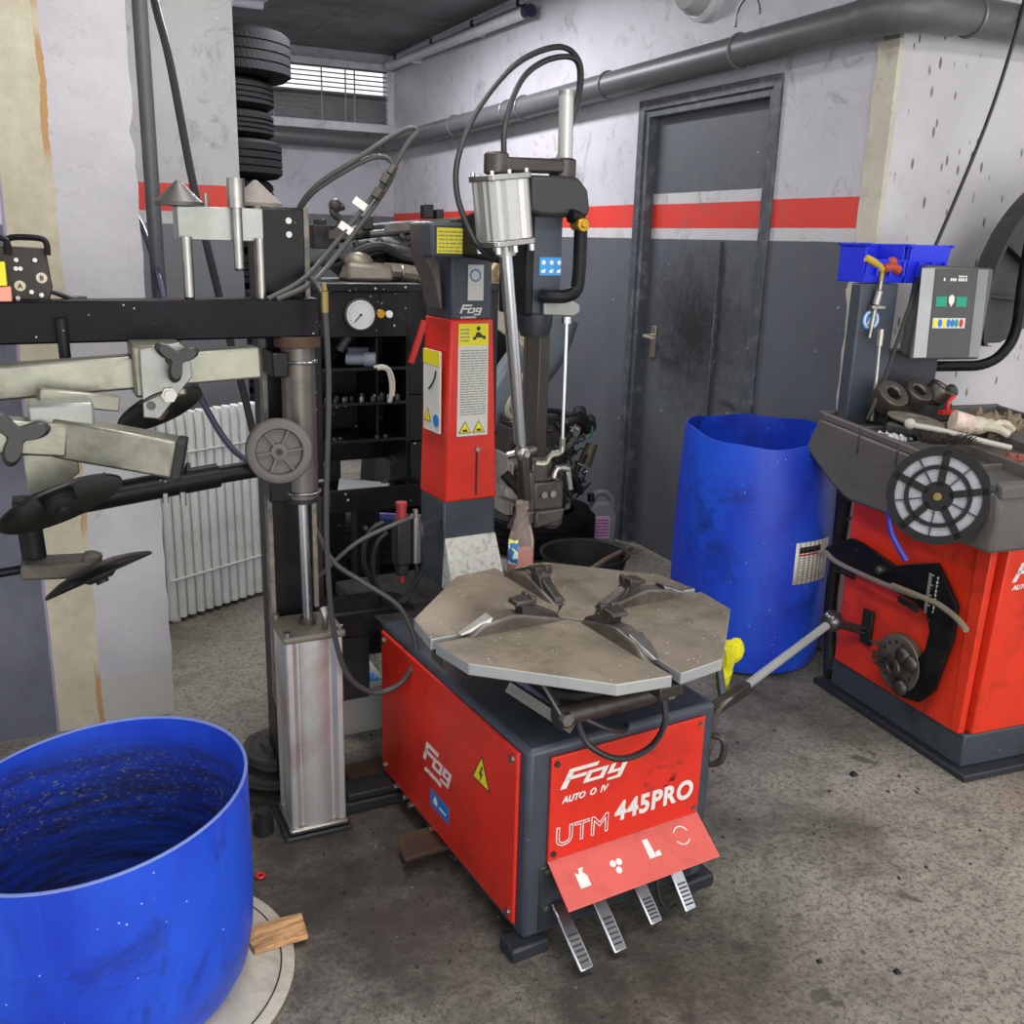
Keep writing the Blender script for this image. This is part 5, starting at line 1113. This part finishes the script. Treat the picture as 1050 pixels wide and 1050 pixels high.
AL0, AL1 = math.radians(262), math.radians(297)
dl = curved(MB(), AL0, AL1, .35, .50, .2835).build('drum_label', PAPER, d2, solid=.0012)
curved(MB(), AL0 + .05, AL0 + .4, .462, .484, .2850).build('label_header', INK, dl, solid=.0006)
curved(MB(), AL0 + .05, AL0 + .4, .452, .458, .2850).build('red_line', REDL, dl, solid=.0006)
b = MB()
for i in range(9):
    z = .445 - i * .0095; curved(b, AL0 + .05, AL1 - .05 - rnd.random() * .12, z - .0022, z, .2850)
b.build('printed_lines', INKG, dl, solid=.0005)
tag(MB().tube([(-.01, 0, .10), (.0, -.01, .06), (.0, 0, .02), (.0, .01, -.04)], .02, 8, 4).ball((.03, 0, .07), .035, 12, (.8, .6, 1.1)).ball((-.005, .0, .01), .03, 12, (1, .6, 1.2)).build('yellow_rag', YELLOWR, None, loc=(1.645, 2.0, .30)), 'crumpled yellow rag hanging behind the right edge of the turntable', 'rag')

# ================================================================== wheel balancer on the right
BR = math.radians(-5)
B = thing('wheel_balancer', 'red wheel balancer with grey tool tray, keypad console and wheel guard, far right', 'wheel balancer', (2.28, 1.69, 0), BR)
MB().box(-.015, .66, -.03, .66, .0, .022).build('base_plate', GREYD, B, .004)
MB().box(.008, .64, .012, .6, .022, .125).build('plinth', GREY, B, .006)
MB().box(.0, .62, .045, .585, .12, .70).build('body_shell', REDB, B, .004)
FPN = MB().hexa([(.03, .012, .125), (.64, .012, .125), (.03, .04, .125), (.64, .04, .125), (.03, -.012, .72), (.64, -.012, .72), (.03, .04, .72), (.64, .04, .72)]).build('front_panel', REDB, B, .004)
MB().hexa([(-.004, .028, .125), (.02, .028, .125), (-.004, .06, .125), (.02, .06, .125), (-.01, .01, .70), (.014, .01, .70), (-.01, .06, .70), (.014, .06, .70)]).build('corner_strip', REDB, B, .002)
fog_logo(FPN, XF((.062, -.0068, .594)) @ Matrix.Rotation(math.radians(2.3), 4, 'X'), .056, 1.3)
writing('lettering', 'AUTOMOTIVE', .02, WHITEP, FPN, (.064, -.0088, .572), (math.radians(92.3), 0, 0), .3, .0006)
MB().prism([(-.09, .37), (-.06, .37), (-.06, .43), (-.09, .43)], XF((-.001, .06, 0), 'left') @ Matrix.Translation((-.0, 0, 0)), .001).build('serial_label', PAPER, B, smooth=False)
# tray
tp = [(-.05, .70), (.52, .70), (.60, .73), (.755, .82), (.70, .935), (.30, .905), (-.05, .865), (-.06, .80)]
TX = M4((-.085, 0, 0), (0, 1, 0), (0, 0, 1), (1, 0, 0))
TRY = MB().prism(tp, TX, .75).build('tray_hood', PLAST, B, .012)
b = MB()
for u0, u1 in ((-.085, -.065), (.645, .665)): b.prism([(-.05, .86), (.30, .90), (.70, .93), (.695, .955), (.30, .925), (-.05, .885)], M4((u0, 0, 0), (0, 1, 0), (0, 0, 1), (1, 0, 0)), u1 - u0)
b.prism([(-.06, .85), (-.03, .86), (-.03, .895), (-.06, .885)], TX, .75)
b.prism([(.68, .92), (.70, .93), (.70, .958), (.68, .955)], TX, .75)
b.build('tray_rim', PLAST, TRY, .005)
b = MB()
for v, h in ((.50, .94), (.33, .925), (.12, .90)): b.prism([(v - .008, .85), (v + .008, .85), (v + .006, h), (v - .006, h)], TX, .73)
b.bar((.10, -.03, .885), (.10, .48, .925), .012, .04).bar((.30, -.03, .885), (.30, .48, .925), .012, .04)
b.build('tray_divider', PLAST, TRY, .003)
# left face fittings
LFm = lambda u=0: M4((u, 0, 0), (0, -1, 0), (0, 0, 1), (-1, 0, 0))
def LP(pts): return [(-v, z) for v, z in pts]
cal = MB().prism(LP([(.675, .471), (.66, .50), (.552, .562), (.50, .562), (.342, .535), (.30, .555), (.18, .598), (.085, .50), (.082, .40), (.12, .22), (.17, .16), (.235, .145), (.27, .17), (.26, .22), (.21, .27), (.175, .33), (.168, .39), (.19, .435), (.24, .455), (.35, .46), (.55, .462)]), LFm(-.012), .014).build('caliper_plate', BLACK, B, .002)
b = MB()
for k in range(20): b.prism(LP([(.20 + .002 * k * 0, .56 - k * .0062), (.20 - (.012 if k % 5 else .02), .56 - k * .0062), (.20 - (.012 if k % 5 else .02), .5585 - k * .0062), (.20, .5585 - k * .0062)]), LFm(-.0262), .0008)
b.build('scale_mark', WHITEP, cal, smooth=False)
for k, tx in enumerate('987654321'): writing('scale_number', tx, .012, WHITEP, cal, (-.0268, .168, .552 - k * .0128), LEFTF, 0, .0002)
MB().cyl((-.026, .39, .508), (-.04, .39, .508), .014, n=18).cyl((-.04, .39, .508), (-.046, .39, .508), .008, n=14).build('pivot_bolt', STEEL, cal)
MB().tube([(-.05, .66, .475), (-.05, .63, .492), (-.055, .56, .478), (-.06, .35, .482), (-.06, .2, .492)], .008, 8, 4).build('measuring_rod', mat('worn_brassy_rod', (170, 160, 136), .4, .6), B)
MB().tube([(-.062, .30, .492), (-.066, .16, .500), (-.07, .10, .502), (-.085, .02, .494), (-.10, -.03, .482)], .0085, 8, 4).build('measuring_tip', mat('worn_brassy_rod', (170, 160, 136), .4, .6), B)
b = MB()
for z in (.452, .44): b.cyl((-.03, .60, z), (-.03, .50, z), .005, n=8)
for z in (.44, .45): b.cyl((-.03, .30, z), (-.03, .22, z - .006), .006, n=8)
b.build('storage_peg', BLACKM, B)
ds = MB().cyl((-.002, .272, .245), (-.028, .272, .245), .09, n=40).build('flange_disc', mat('worn_flange_steel', (118, 110, 100), .45, .5, .2, 10, (50, 44, 38), .7, 12), B, .003)
b = MB()
for k in range(14):
    a = 2 * PI * k / 14; b.cyl((-.0285, .272 + .066 * math.cos(a), .245 + .066 * math.sin(a)), (-.0295, .272 + .066 * math.cos(a), .245 + .066 * math.sin(a)), .006, n=8)
b.build('flange_hole', INK, ds)
b = MB().torus(.024, .007, M4((-.06, .255, .242), (0, 1, 0), (0, 0, 1), (1, 0, 0)), 20, 8)
for v, z, L in ((.285, .25, .07), (.285, .235, .07), (.285, .22, .06), (.22, .20, .05), (.24, .19, .04), (.33, .28, .04)): b.cyl((-.03, v, z), (-.05, v + L, z), .006, n=8)
b.ball((-.045, .235, .285), .03, 12, (.6, 1, 1)).ball((-.045, .20, .275), .026, 12, (.6, 1, 1)).ball((-.045, .23, .185), .028, 12, (.6, 1, 1))
b.build('clamping_claw', DSTEEL, ds)
MB().box(-.012, .0, .42, .465, .235, .35).build('hook_plate', BLACKM, B, .002)
b = MB()
for z in (.288, .272): b.cyl((-.01, .44, z), (-.06, .575, z - .01), .007, n=8)
b.build('hook_prong', BLACKM, B)
MB().tube([(.03, .66, .66), (.06, .70, .5), (.07, .72, .3), (.07, .70, .15), (.05, .66, .07), (.02, .62, .045)], .022, 10, 5).build('pedal_arm', BLACKM, B)
MB().tube([(.04, .64, .60), (.06, .72, .55), (.08, .74, .45)], .006, 8, 4).build('cable', HOSEG, B)
# console
MB().box(-.06, .082, .60, .65, .85, 1.365).build('console_post', GREY, B, .006)
MB().box(.085, .30, .62, .70, .85, 1.155).build('post_shoulder', GREYD, B, .006)
o = MB().cyl((-.012, .5985, 1.255), (-.012, .597, 1.255), .032, n=28).build('round_sticker', mat('sky_blue_sticker', (70, 140, 206), .5), B)
MB().torus(.0245, .003, XF((-.012, .5965, 1.255)), 24, 6).prism([(-.016, -.012), (.016, -.012), (0, .02)], XF((-.012, .597, 1.252)), .0008).build('sticker_mark', WHITEP, o)
pn = MB().hexa([(.098, .53, 1.135), (.365, .515, 1.135), (.13, .62, 1.15), (.37, .62, 1.15), (.125, .545, 1.425), (.385, .53, 1.42), (.15, .62, 1.425), (.385, .62, 1.42)]).build('console_panel', mat('graphite_panel', (92, 92, 92), .4, .3, .08, 6), B, .01)
PO = Vv((.098, .53, 1.135)); PU = (Vv((.365, .515, 1.135)) - PO).normalized(); PV = (Vv((.125, .545, 1.425)) - PO); PV = (PV - PU * PV.dot(PU)).normalized(); PW = PU.cross(PV).normalized()
if PW.y > 0: PW = -PW
def PM_(x, y, d=.0012): return M4(PO + PU * x + PV * y + PW * d + PU * (.09 * y), PU, (PV + PU * .09 * 0).normalized(), PW)
def rect(b, x0, x1, y0, y1, d, h=.0008):
    sk = .0
    return b.prism([(x0, y0), (x1, y0), (x1, y1), (x0, y1)], PM_(0, 0, d), h)
rect(MB(), .012, .06, .01, .28, .0005).build('silver_strip', mat('silver_strip', (176, 176, 174), .35, .6), pn, smooth=False)
rect(MB(), .222, .262, .01, .28, .0005).build('silver_strip', mat('silver_strip_dim', (140, 140, 140), .35, .6), pn, smooth=False)
o = rect(MB(), .064, .218, .01, .28, .0005).build('display_field', mat('charcoal_panel_field', (72, 72, 72), .35), pn, smooth=False)
b = MB()
for x in (.095, .12, .128, .136, .15, .158, .166, .176): rect(b, x, x + .006, .243, .252, .002)
for x in (.15, .158, .166, .176): rect(b, x, x + .006, .255, .26, .002)
b.build('panel_print', WHITEP, o, smooth=False)
b = rect(rect(MB(), .074, .114, .166, .196, .002), .15, .19, .166, .196, .002); b.build('green_display', GREENL, o, smooth=False)
b = MB().prism([(.132, .165), (.142, .18), (.143, .195), (.132, .203), (.121, .195), (.122, .18)], PM_(0, 0, .002), .001); b.build('shield_mark', WHITEP, o, smooth=False)
rect(MB(), .070, .192, .10, .131, .002).build('key_strip', PAPER, o, smooth=False)
for x, m_ in ((.073, YELLOW), (.09, BLUEL), (.107, YELLOW), (.122, BLUEL), (.137, BLUEL), (.152, GREENL), (.17, REDL)): MB().prism([(x + .007 + .0075 * math.cos(t), .1155 + .013 * math.sin(t)) for t in [2 * PI * k / 14 for k in range(14)]], PM_(0, 0, .003), .0008).build('key', m_, o, smooth=False)
# wheel guard
gd = MB(); Rg = .47; gc = (.915, 1.30); k = 26
arc = [(math.radians(88 + (208 - 88) * i / k)) for i in range(k + 1)]
rr = []
for a in arc:
    c, s_ = math.cos(a), math.sin(a); z = max(gc[1] + Rg * s_, 1.165)
    def gp(r, v): return Vv((gc[0] + r * c, v, max(gc[1] + r * s_, 1.168)))
    rr.append([gp(Rg - .0, .60), gp(Rg, .68), gp(Rg - .03, .71), gp(Rg - .16, .72), gp(.02, .72), gp(.02, .71), gp(Rg - .16, .705), gp(Rg - .04, .69), gp(Rg - .012, .672), gp(Rg - .012, .60)])
GRD = gd.ring(rr, True, True).build('wheel_guard', mat('dusty_guard_plastic', (44, 42, 40), .55, 0, .14, 4, (96, 90, 84), .5, 6), B)
b = MB()
for a in (150, 176): 
    c, s_ = math.cos(math.radians(a)), math.sin(math.radians(a)); b.bar((gc[0] + .45 * c, .69, gc[1] + .45 * s_), (gc[0] + .22 * c, .69, gc[1] + .22 * s_), .035, .014, (0, 0, 1))
b.build('guard_rib', PLASTD, GRD, .003)
MB().tube([(.22, .66, 1.10), (.40, .64, 1.10), (.50, .63, 1.105), (.565, .62, 1.14), (.60, .61, 1.22), (.585, .60, 1.40), (.60, .60, 1.60), (.68, .60, 1.72)], .0175, 14, 6).build('guard_pipe', BLACK, B)
def BL(p): # balancer frame to world
    c, s_ = math.cos(BR), math.sin(BR); return Vv((2.28 + p[0] * c - p[1] * s_, 1.69 + p[0] * s_ + p[1] * c, p[2]))
# spool of wheel weights hanging on the shaft
spn = Vv((-.80, -.58, .12)).normalized(); su, sv, sw_ = frame_to(spn); SPO = BL((-.155, .082, .832))
MB().cyl((-.08, .12, .83), (-.12, .112, .83), .02, n=16).build('shaft', STEEL, B)
spool = thing('weight_spool', 'black reel of adhesive wheel weights hanging before the grey tray', 'reel', SPO)
spool.scale = (.95, .95, .95)
R3 = M4((0, 0, 0), su, sv, sw_)
MB().lathe([(.045, -.018), (.118, -.018), (.118, .010), (.045, .010)], 56, R3).build('weight_strip_roll', (lambda: (lambda k: (k.link(k.ramp(k.noise(30, 4, stretch=(1, 1, 1)), [(.3, lin((150, 152, 160))), (.7, lin((186, 188, 196)))]), k.b.inputs['Base Color']), k.m)[1])(NT('silver_weight_roll')))(), spool)
b = MB()
for r in [.05 + .0042 * i for i in range(16)]: b.torus(r, .0008, R3 @ Matrix.Translation((0, 0, .010)), 48, 4)
b.build('roll_layer', INKG, spool)
b = MB()
for z0 in (.012, -.026):
    for r, w_ in ((.126, .0115), (.083, .006)): b.lathe([(r - w_, z0), (r + w_, z0), (r + w_, z0 + .007), (r - w_, z0 + .007), (r - w_, z0)], 56, R3, close=False)
    b.lathe([(.004, z0), (.042, z0), (.042, z0 + .007), (.004, z0 + .007)], 32, R3)
    for i in range(5):
        a = 2 * PI * i / 5 + .25; b.bar(R3 @ Vv((.03 * math.cos(a), .03 * math.sin(a), z0 + .0035)), R3 @ Vv((.13 * math.cos(a), .13 * math.sin(a), z0 + .0035)), .02, .007, sw_)
        a += PI / 5; b.bar(R3 @ Vv((.03 * math.cos(a), .03 * math.sin(a), z0 + .0035)), R3 @ Vv((.12 * math.cos(a), .12 * math.sin(a), z0 + .0035)), .003, .004, sw_)
b.build('reel_flange', mat('glossy_black_reel', (9, 9, 10), .35, spec=.35), spool)
MB().cyl(R3 @ Vv((0, 0, .018)), R3 @ Vv((0, 0, .026)), .011, n=16).cyl(R3 @ Vv((0, 0, .026)), R3 @ Vv((0, 0, .032)), .006, n=12).build('reel_nut', BRASSD, spool)
MB().tube([R3 @ Vv((-.118, 0, .0)), R3 @ Vv((-.123, -.04, .005)), R3 @ Vv((-.11, -.12, .0)), R3 @ Vv((-.06, -.20, -.02))], .0085, 6, 5).build('blue_tape_tail', mat('blue_tape', (40, 50, 150), .5), spool)
# things on the tray and post
def ring_part(u, v, z, r, h, tilt, lab):
    o = MB().lathe([(r * .42, 0), (r, 0), (r, h * .8), (r * .94, h), (r * .5, h), (r * .42, h * .9), (r * .42, 0)], 32, close=False).build('clamping_ring', mat('oily_steel_ring', (98, 92, 84), .35, .8, .2, 12, (46, 40, 34), .6, 10), None, .002, loc=BL((u, v, z)))
    o.rotation_euler = tilt; tag(o, lab, 'ring', 'steel rings stacked at the back of the balancer tray')
ring_part(.02, .53, 1.005, .052, .055, (.75, -.25, .2), 'largest steel clamping ring, leftmost at the back of the tray')
ring_part(.122, .53, 1.012, .046, .05, (.7, -.15, .2), 'middle steel clamping ring at the back of the tray')
ring_part(.215, .53, 1.018, .041, .045, (.55, .2, .2), 'smaller shiny clamping ring, third at the back of the tray')
o = MB().cyl((0, 0, 0), (.03, 0, .008), .022, n=18).build('end_cap', mat('dark_green_black_cap', (44, 48, 42), .4), None, .003, loc=BL((.262, .53, 1.03))); tag(o, 'small dark cap beside the smallest clamping ring', 'cap')
tag(MB().box(-.12, .16, -.035, .05, 0, .06).build('tool_block', BLACKM, None, .006, loc=BL((.12, .535, .94))), 'black tool block under the three clamping rings', 'block')
pl_ = MB().lathe([(.03, 0), (.075, .002), (.083, .008), (.083, .014), (.07, .018), (.03, .02), (.03, 0)], 40, close=False).build('slotted_disc', mat('grimy_disc', (128, 122, 108), .5, .4, .18, 14, (64, 58, 48), .7, 12), None, .002, loc=BL((.03, .40, .965))); pl_.rotation_euler = (.12, .1, 0); tag(pl_, 'grimy flat slotted disc lying before the clamping rings', 'disc')
tag(MB().box(-.07, .07, -.05, .05, 0, .035).build('tray_tool', SCR, None, .012, loc=BL((.03, .40, .932))), 'dark tool box part under the slotted disc', 'tool')
bh = thing('wire_brush', 'worn wire brush with a white handle in the front of the tray', 'brush', BL((-.02, .22, .94)))
MB().tube([(-.06, .07, .045), (.0, .02, .035), (.1, -.04, .01), (.17, -.08, -.006)], .008, 10, 4).ball((-.065, .075, .048), .016, 12).build('brush_handle', mat('off_white_handle', (176, 172, 160), .5), bh)
b = MB(); q = random.Random(5)
for i in range(420):
    t = q.random(); c = Vv((-.055 + .12 * t, .03 - .05 * t + q.uniform(-.02, .02), -.0)); d = Vv((q.uniform(-.022, .022), q.uniform(-.03, .02), q.uniform(.01, .034)))
    b.cyl(c, c + d, .0012, .0008, 4)
b.build('bristles', mat('dark_bristles', (70, 62, 52), .7, .2), bh)['kind'] = 'stuff'
gl = thing('work_glove', 'pale cotton work glove lying on the tray beside the wire brush', 'glove', BL((.20, .33, .935)))
b = MB().ball((0, 0, .03), .045, 16, (1.1, .9, .6), Matrix.Rotation(.4, 4, 'Z'))
for k in range(4): b.tube([(.02, -.03 + .02 * k, .03), (.06, -.045 + .022 * k, .04), (.09, -.055 + .026 * k, .02 + .004 * k)], .012 - .001 * k, 8, 4)
b.tube([(-.01, -.03, .03), (.01, -.065, .03), (.04, -.08, .015)], .012, 8, 4)
b.build('glove_hand', GLOVE, gl)
MB().tube([(-.03, 0, .03), (-.06, .01, .04), (-.08, .02, .045)], .032, 12, 3).build('glove_cuff', mat('striped_cuff', (206, 186, 170), .9, 0, .25, 60), gl)
gl2 = thing('crumpled_rag', 'crumpled brown and cream rag at the right end of the tray', 'rag', BL((.32, .36, .93)))
b = MB()
for i in range(26): b.ball((q.uniform(-.08, .09), q.uniform(-.06, .05), q.uniform(.01, .045)), q.uniform(.014, .026), 8, (q.uniform(.8, 2.0), q.uniform(.3, .9), q.uniform(.3, .7)), Euler((q.random() * 3, q.random() * 3, 0)).to_matrix().to_4x4())
b.build('rag_cloth', mat('brown_cream_rag', (128, 112, 90), .9, 0, .4, 22, (60, 46, 34), .8, 18), gl2)
o = MB()
for k in range(6): o.box(-.075 + .025 * k, -.053 + .025 * k, -.012, .012, 0, .022)
o.box(-.08, .08, -.01, .01, .0, .012)
o = o.build('weight_bar', mat('red_brown_weights', (140, 74, 60), .55, 0, .15, 12), None, .003, loc=BL((.20, .12, .895)), rotz=BR - .25); o.rotation_euler.y = .12; tag(o, 'red brown ribbed weight bar on the right front edge of the tray', 'weights')
b = MB()
for i in range(70):
    c = Vv((q.uniform(-.035, .05), q.uniform(-.04, .04), q.uniform(0, .018))); b.box(-.006, .006, -.003, .003, -.003, .003, Matrix.Translation(c) @ Euler((q.random() * 3, q.random() * 3, q.random() * 3)).to_matrix().to_4x4())
o = b.build('loose_weights', mat('white_weights', (214, 214, 216), .5), None, loc=BL((-.04, .40, .918))); tag(o, 'heap of small white balance weights in the left tray pocket', 'weights'); o['kind'] = 'stuff'
o = MB().tube([(0, 0, 0), (.0, .0, .03), (.02, 0, .05)], .006, 6, 3).box(-.03, .03, -.01, .01, -.006, .006).build('red_clip', REDL, None, loc=BL((.20, .45, .985))); tag(o, 'small red clip standing behind the glove on the tray', 'clip')
# bins and the T handled tool at the post top
for i, (x0, x1, lab) in enumerate(((-.06, .088, 'blue storage bin, left one of the pair on the balancer post'), (.098, .25, 'blue storage bin, right one of the pair behind the console panel'))):
    bn = thing('storage_bin', lab, 'bin', BL((x0, .60, 1.367)), BR, 'blue storage bins on the balancer post')
    w = x1 - x0
    b = MB(); t = .004
    b.box(0, w, 0, .12, 0, t).box(0, t, 0, .12, 0, .115).box(w - t, w, 0, .12, 0, .115).box(0, w, .116, .12, 0, .115)
    b.hexa([(0, 0, 0), (w, 0, 0), (0, t, 0), (w, t, 0), (0, -.02, .07 if i == 0 else .115), (w, -.02, .07 if i == 0 else .115), (0, -.016, .07 if i == 0 else .115), (w, -.016, .07 if i == 0 else .115)])
    b.build('bin_body', BLUEBIN, bn, .002)
    MB().box(-.006, w + .006, -.026, .126, .108, .117).box(.006, w - .006, -.012, .114, .10, .125).build('bin_rim', BLUEBIN, bn, .002) if False else MB().box(-.006, .004, -.026, .126, .108, .117).box(w - .004, w + .006, -.026, .126, .108, .117).box(-.006, w + .006, .114, .126, .108, .117).build('bin_rim', BLUEBIN, bn, .002)
    b = MB()
    for k in range(3): b.box(.03 + k * w / 3, .036 + k * w / 3, -.024, -.012, .02, .065)
    b.apart('bin_rib', BLUEBIN, bn)
th = thing('weight_pliers', 'steel air tool with yellow and red handles hooked on the balancer post', 'tool', BL((.0, .585, 1.3)), BR)
MB().cyl((-.012, 0, .0), (-.004, 0, .045), .0125, n=16).cyl((-.02, 0, -.10), (-.012, 0, .0), .0075, n=12).cyl((-.004, 0, .045), (-.003, 0, .075), .007, n=12).box(-.03, .02, -.01, .014, -.012, .0).build('tool_barrel', STEEL, th, .002)
MB().tube([(-.07, 0, .14), (-.05, -.005, .132), (-.02, 0, .118), (-.003, 0, .105)], .011, 10, 4).cyl((-.003, 0, .07), (-.003, 0, .11), .006, n=10).build('yellow_handle', mat('dirty_yellow_grip', (190, 156, 40), .6, 0, .15, 14), th)
MB().tube([(-.0, .0, .11), (.03, 0, .115), (.06, 0, .106)], .014, 10, 4).ball((.03, 0, .13), .016, 10).build('red_handle', mat('dirty_red_grip', (170, 70, 44), .6, 0, .15, 14), th)
o = MB().tube([(2.95, 2.42, 2.30), (2.90, 2.40, 2.128), (2.805, 2.38, 1.858), (2.637, 2.36, 1.488), (2.50, 2.27, 1.42), (2.42, 2.235, 1.30), (2.36, 2.225, 1.13), (2.30, 2.2, 1.03), (2.27, 2.2, .96)], .006, 8, 6).build('power_cable', HOSE); tag(o, 'thin black cable running down from the grey pipe to the balancer post', 'cable')
o = MB().cyl((2.31, 2.22, .95), (2.325, 2.245, 1.20), .006, n=8).cyl((2.324, 2.244, 1.18), (2.325, 2.246, 1.23), .011, n=8).build('screwdriver', STEEL); tag(o, 'long thin steel rod leaning on the balancer post', 'rod')

# ================================================================== floor objects
wb = thing('white_box', 'flat pale grey box on the floor behind the red side panel', 'box', (.775, 2.69, 0))
MB().box(-.075, .075, -.09, .14, 0, .145).build('box_body', mat('pale_grey_carton', (170, 170, 166), .6, 0, .08, 6), wb, .003)
MB().box(-.078, .078, -.092, .142, .145, .15).build('box_lid', mat('pale_grey_lid', (188, 188, 184), .6), wb, .002)
mg = thing('magazine', 'white and blue magazine lying on the pale box', 'magazine', (.765, 2.69, .1505), .1)
MB().box(-.07, .07, -.085, .11, 0, .006).build('magazine_pages', PAPER, mg)
MB().box(-.01, .068, -.08, .10, .006, .0068).build('cover_picture', mat('cyan_cover_print', (40, 130, 200), .35, 0, .4, 30, (220, 230, 236), .8, 24), mg)
b = MB()
for k in range(5): b.box(-.066, -.02, -.08 + .03 * k, -.068 + .03 * k, .006, .0068)
b.build('cover_print', mat('violet_print', (110, 90, 130), .5), mg)
def bdisc(x, y, z, R, h, lab):
    o = thing('brake_disc', lab, 'brake disc', (x, y, z), 0, 'brake discs stacked behind the air cylinder')
    MB().lathe([(.03, 0), (R * .55, 0), (R, 0), (R, .008), (R * .96, .009), (R * .96, .016), (R, .017), (R, .025), (R * .55, .025), (R * .54, h), (.03, h), (.03, 0)], 48, close=False).build('disc_ring', IRON, o)
    b = MB()
    for k in range(5): b.cyl((R * .38 * math.cos(k * 1.257), R * .38 * math.sin(k * 1.257), h), (R * .38 * math.cos(k * 1.257), R * .38 * math.sin(k * 1.257), h + .001), .008, n=10)
    for k in range(24): b.cyl((R * .8 * math.cos(k * .2618), R * .8 * math.sin(k * .2618), .025), (R * .8 * math.cos(k * .2618), R * .8 * math.sin(k * .2618), .0258), .006, n=6)
    b.build('disc_hole', INK, o)
bdisc(.475, 2.40, .0, .118, .045, 'brake disc on the floor, bottom of the stack behind the cylinder')
bdisc(.47, 2.41, .046, .108, .045, 'brake disc in the middle of the stack behind the cylinder')
bdisc(.485, 2.42, .092, .10, .04, 'brake disc on top of the stack behind the cylinder')
tag(MB().cyl((0, 0, 0), (0, 0, .05), .026, n=16).cyl((0, 0, .05), (0, 0, .062), .018, n=16).build('rubber_buffer', BLACKM, None, loc=(.39, 2.2, 0)), 'black rubber buffer on the floor left of the air cylinder', 'buffer')
tag(MB().box(-.14, .12, -.05, .05, 0, .03).box(-.12, .04, -.04, .04, .03, .05).build('floor_rail', BLACKM, None, .004, loc=(.73, 2.24, 0)), 'low black rail on the floor between cylinder and red panel', 'rail')
tag(MB().box(-.06, .05, -.05, .05, 0, .02).build('rusty_plate', RUST, None, .004, loc=(.71, 2.36, .0)), 'rusty square plate beside the low black rail', 'plate')
o = MB().torus(.009, .004, Matrix.Translation((0, 0, .005)), 16, 6).build('red_ring', REDL, None, loc=(.345, 2.02, 0)); tag(o, 'tiny red plastic ring on the concrete floor', 'ring')
b = MB(); q = random.Random(21)
for i in range(240):
    r = abs(q.gauss(0, .32)); a = q.uniform(0, 2 * PI); x, y = .68 + r * math.cos(a), 1.95 + r * 1.2 * math.sin(a)
    if i > 140: x, y = q.uniform(.4, 2.4), q.uniform(1.1, 2.3)
    s_ = q.uniform(.0015, .005); b.box(-s_, s_, -s_ * .7, s_ * .7, 0, s_ * .8, Matrix.Translation((x, y, 0)) @ Matrix.Rotation(q.random() * 3, 4, 'Z'))
o = b.build('floor_grit', mat('floor_grit', (50, 44, 38), .9, 0, .4, 40, (170, 160, 150), .8, 60), smooth=False); tag(o, 'scattered grit and crumbs on the stained concrete floor', 'grit'); o['kind'] = 'stuff'
for x, y, r in ((2.0, 1.82, .011), (1.5, 1.18, .008), (1.37, 1.27, .006)):
    tag(MB().hexa([(-r, -r * .7, 0), (r, -r, 0), (-r * .8, r, 0), (r * .6, r * .7, 0), (-r * .6, -r * .4, r), (r * .5, -r * .6, r * .8), (-r * .5, r * .5, r), (r * .4, r * .4, r)]).build('rubber_crumb', BLACKM, None, loc=(x, y, 0)), 'dark rubber crumb lying on the open concrete floor', 'crumb', 'rubber crumbs on the open floor')
# ================================================================== light
w = bpy.data.worlds.new('daylight'); scn.world = w; w.use_nodes = True
bg = w.node_tree.nodes['Background']; bg.inputs['Color'].default_value = (.93, .95, 1, 1); bg.inputs['Strength'].default_value = 1.15
def area(name, loc, rot, sx, sy, power, col=(1, 1, 1)):
    l = bpy.data.lights.new(name, 'AREA'); l.shape = 'RECTANGLE'; l.size = sx; l.size_y = sy; l.energy = power; l.color = col
    o = bpy.data.objects.new(name, l); COL.objects.link(o); o.location = loc; o.rotation_euler = rot; return o
area('fill_behind_camera', (.6, -2.6, 1.5), (math.radians(90), 0, 0), 4, 2.6, 85, (1, .98, .95))  # added soft fill from behind the camera, no door is built there
area('ceiling_fill_front', (.9, .9, 2.7), (0, 0, 0), 1.5, .25, 22, (1, .99, .97))  # added overhead fill, no fixture hangs here
area('ceiling_fill_rear', (1.6, 5.2, 2.7), (0, 0, 0), .25, 1.5, 55, (.95, .94, 1))  # added fill that brightens the back of the room
area('ceiling_fill_left', (.62, 2.75, 2.7), (0, 0, 0), .25, 1.6, 22, (1, .99, .98))  # added fill to lift the partition and the radiator
area('ceiling_fill_right', (3.2, 1.0, 2.7), (0, 0, 0), 1.2, .25, 14, (1, .99, .97))  # added overhead fill above the balancer side, no fixture modelled
scn.view_settings.view_transform = 'Standard'; scn.view_settings.look = 'None'
scn.view_settings.gamma = 1; scn.view_settings.exposure = .22
scn.view_settings.use_curve_mapping = False
scn.cycles.max_bounces = 6
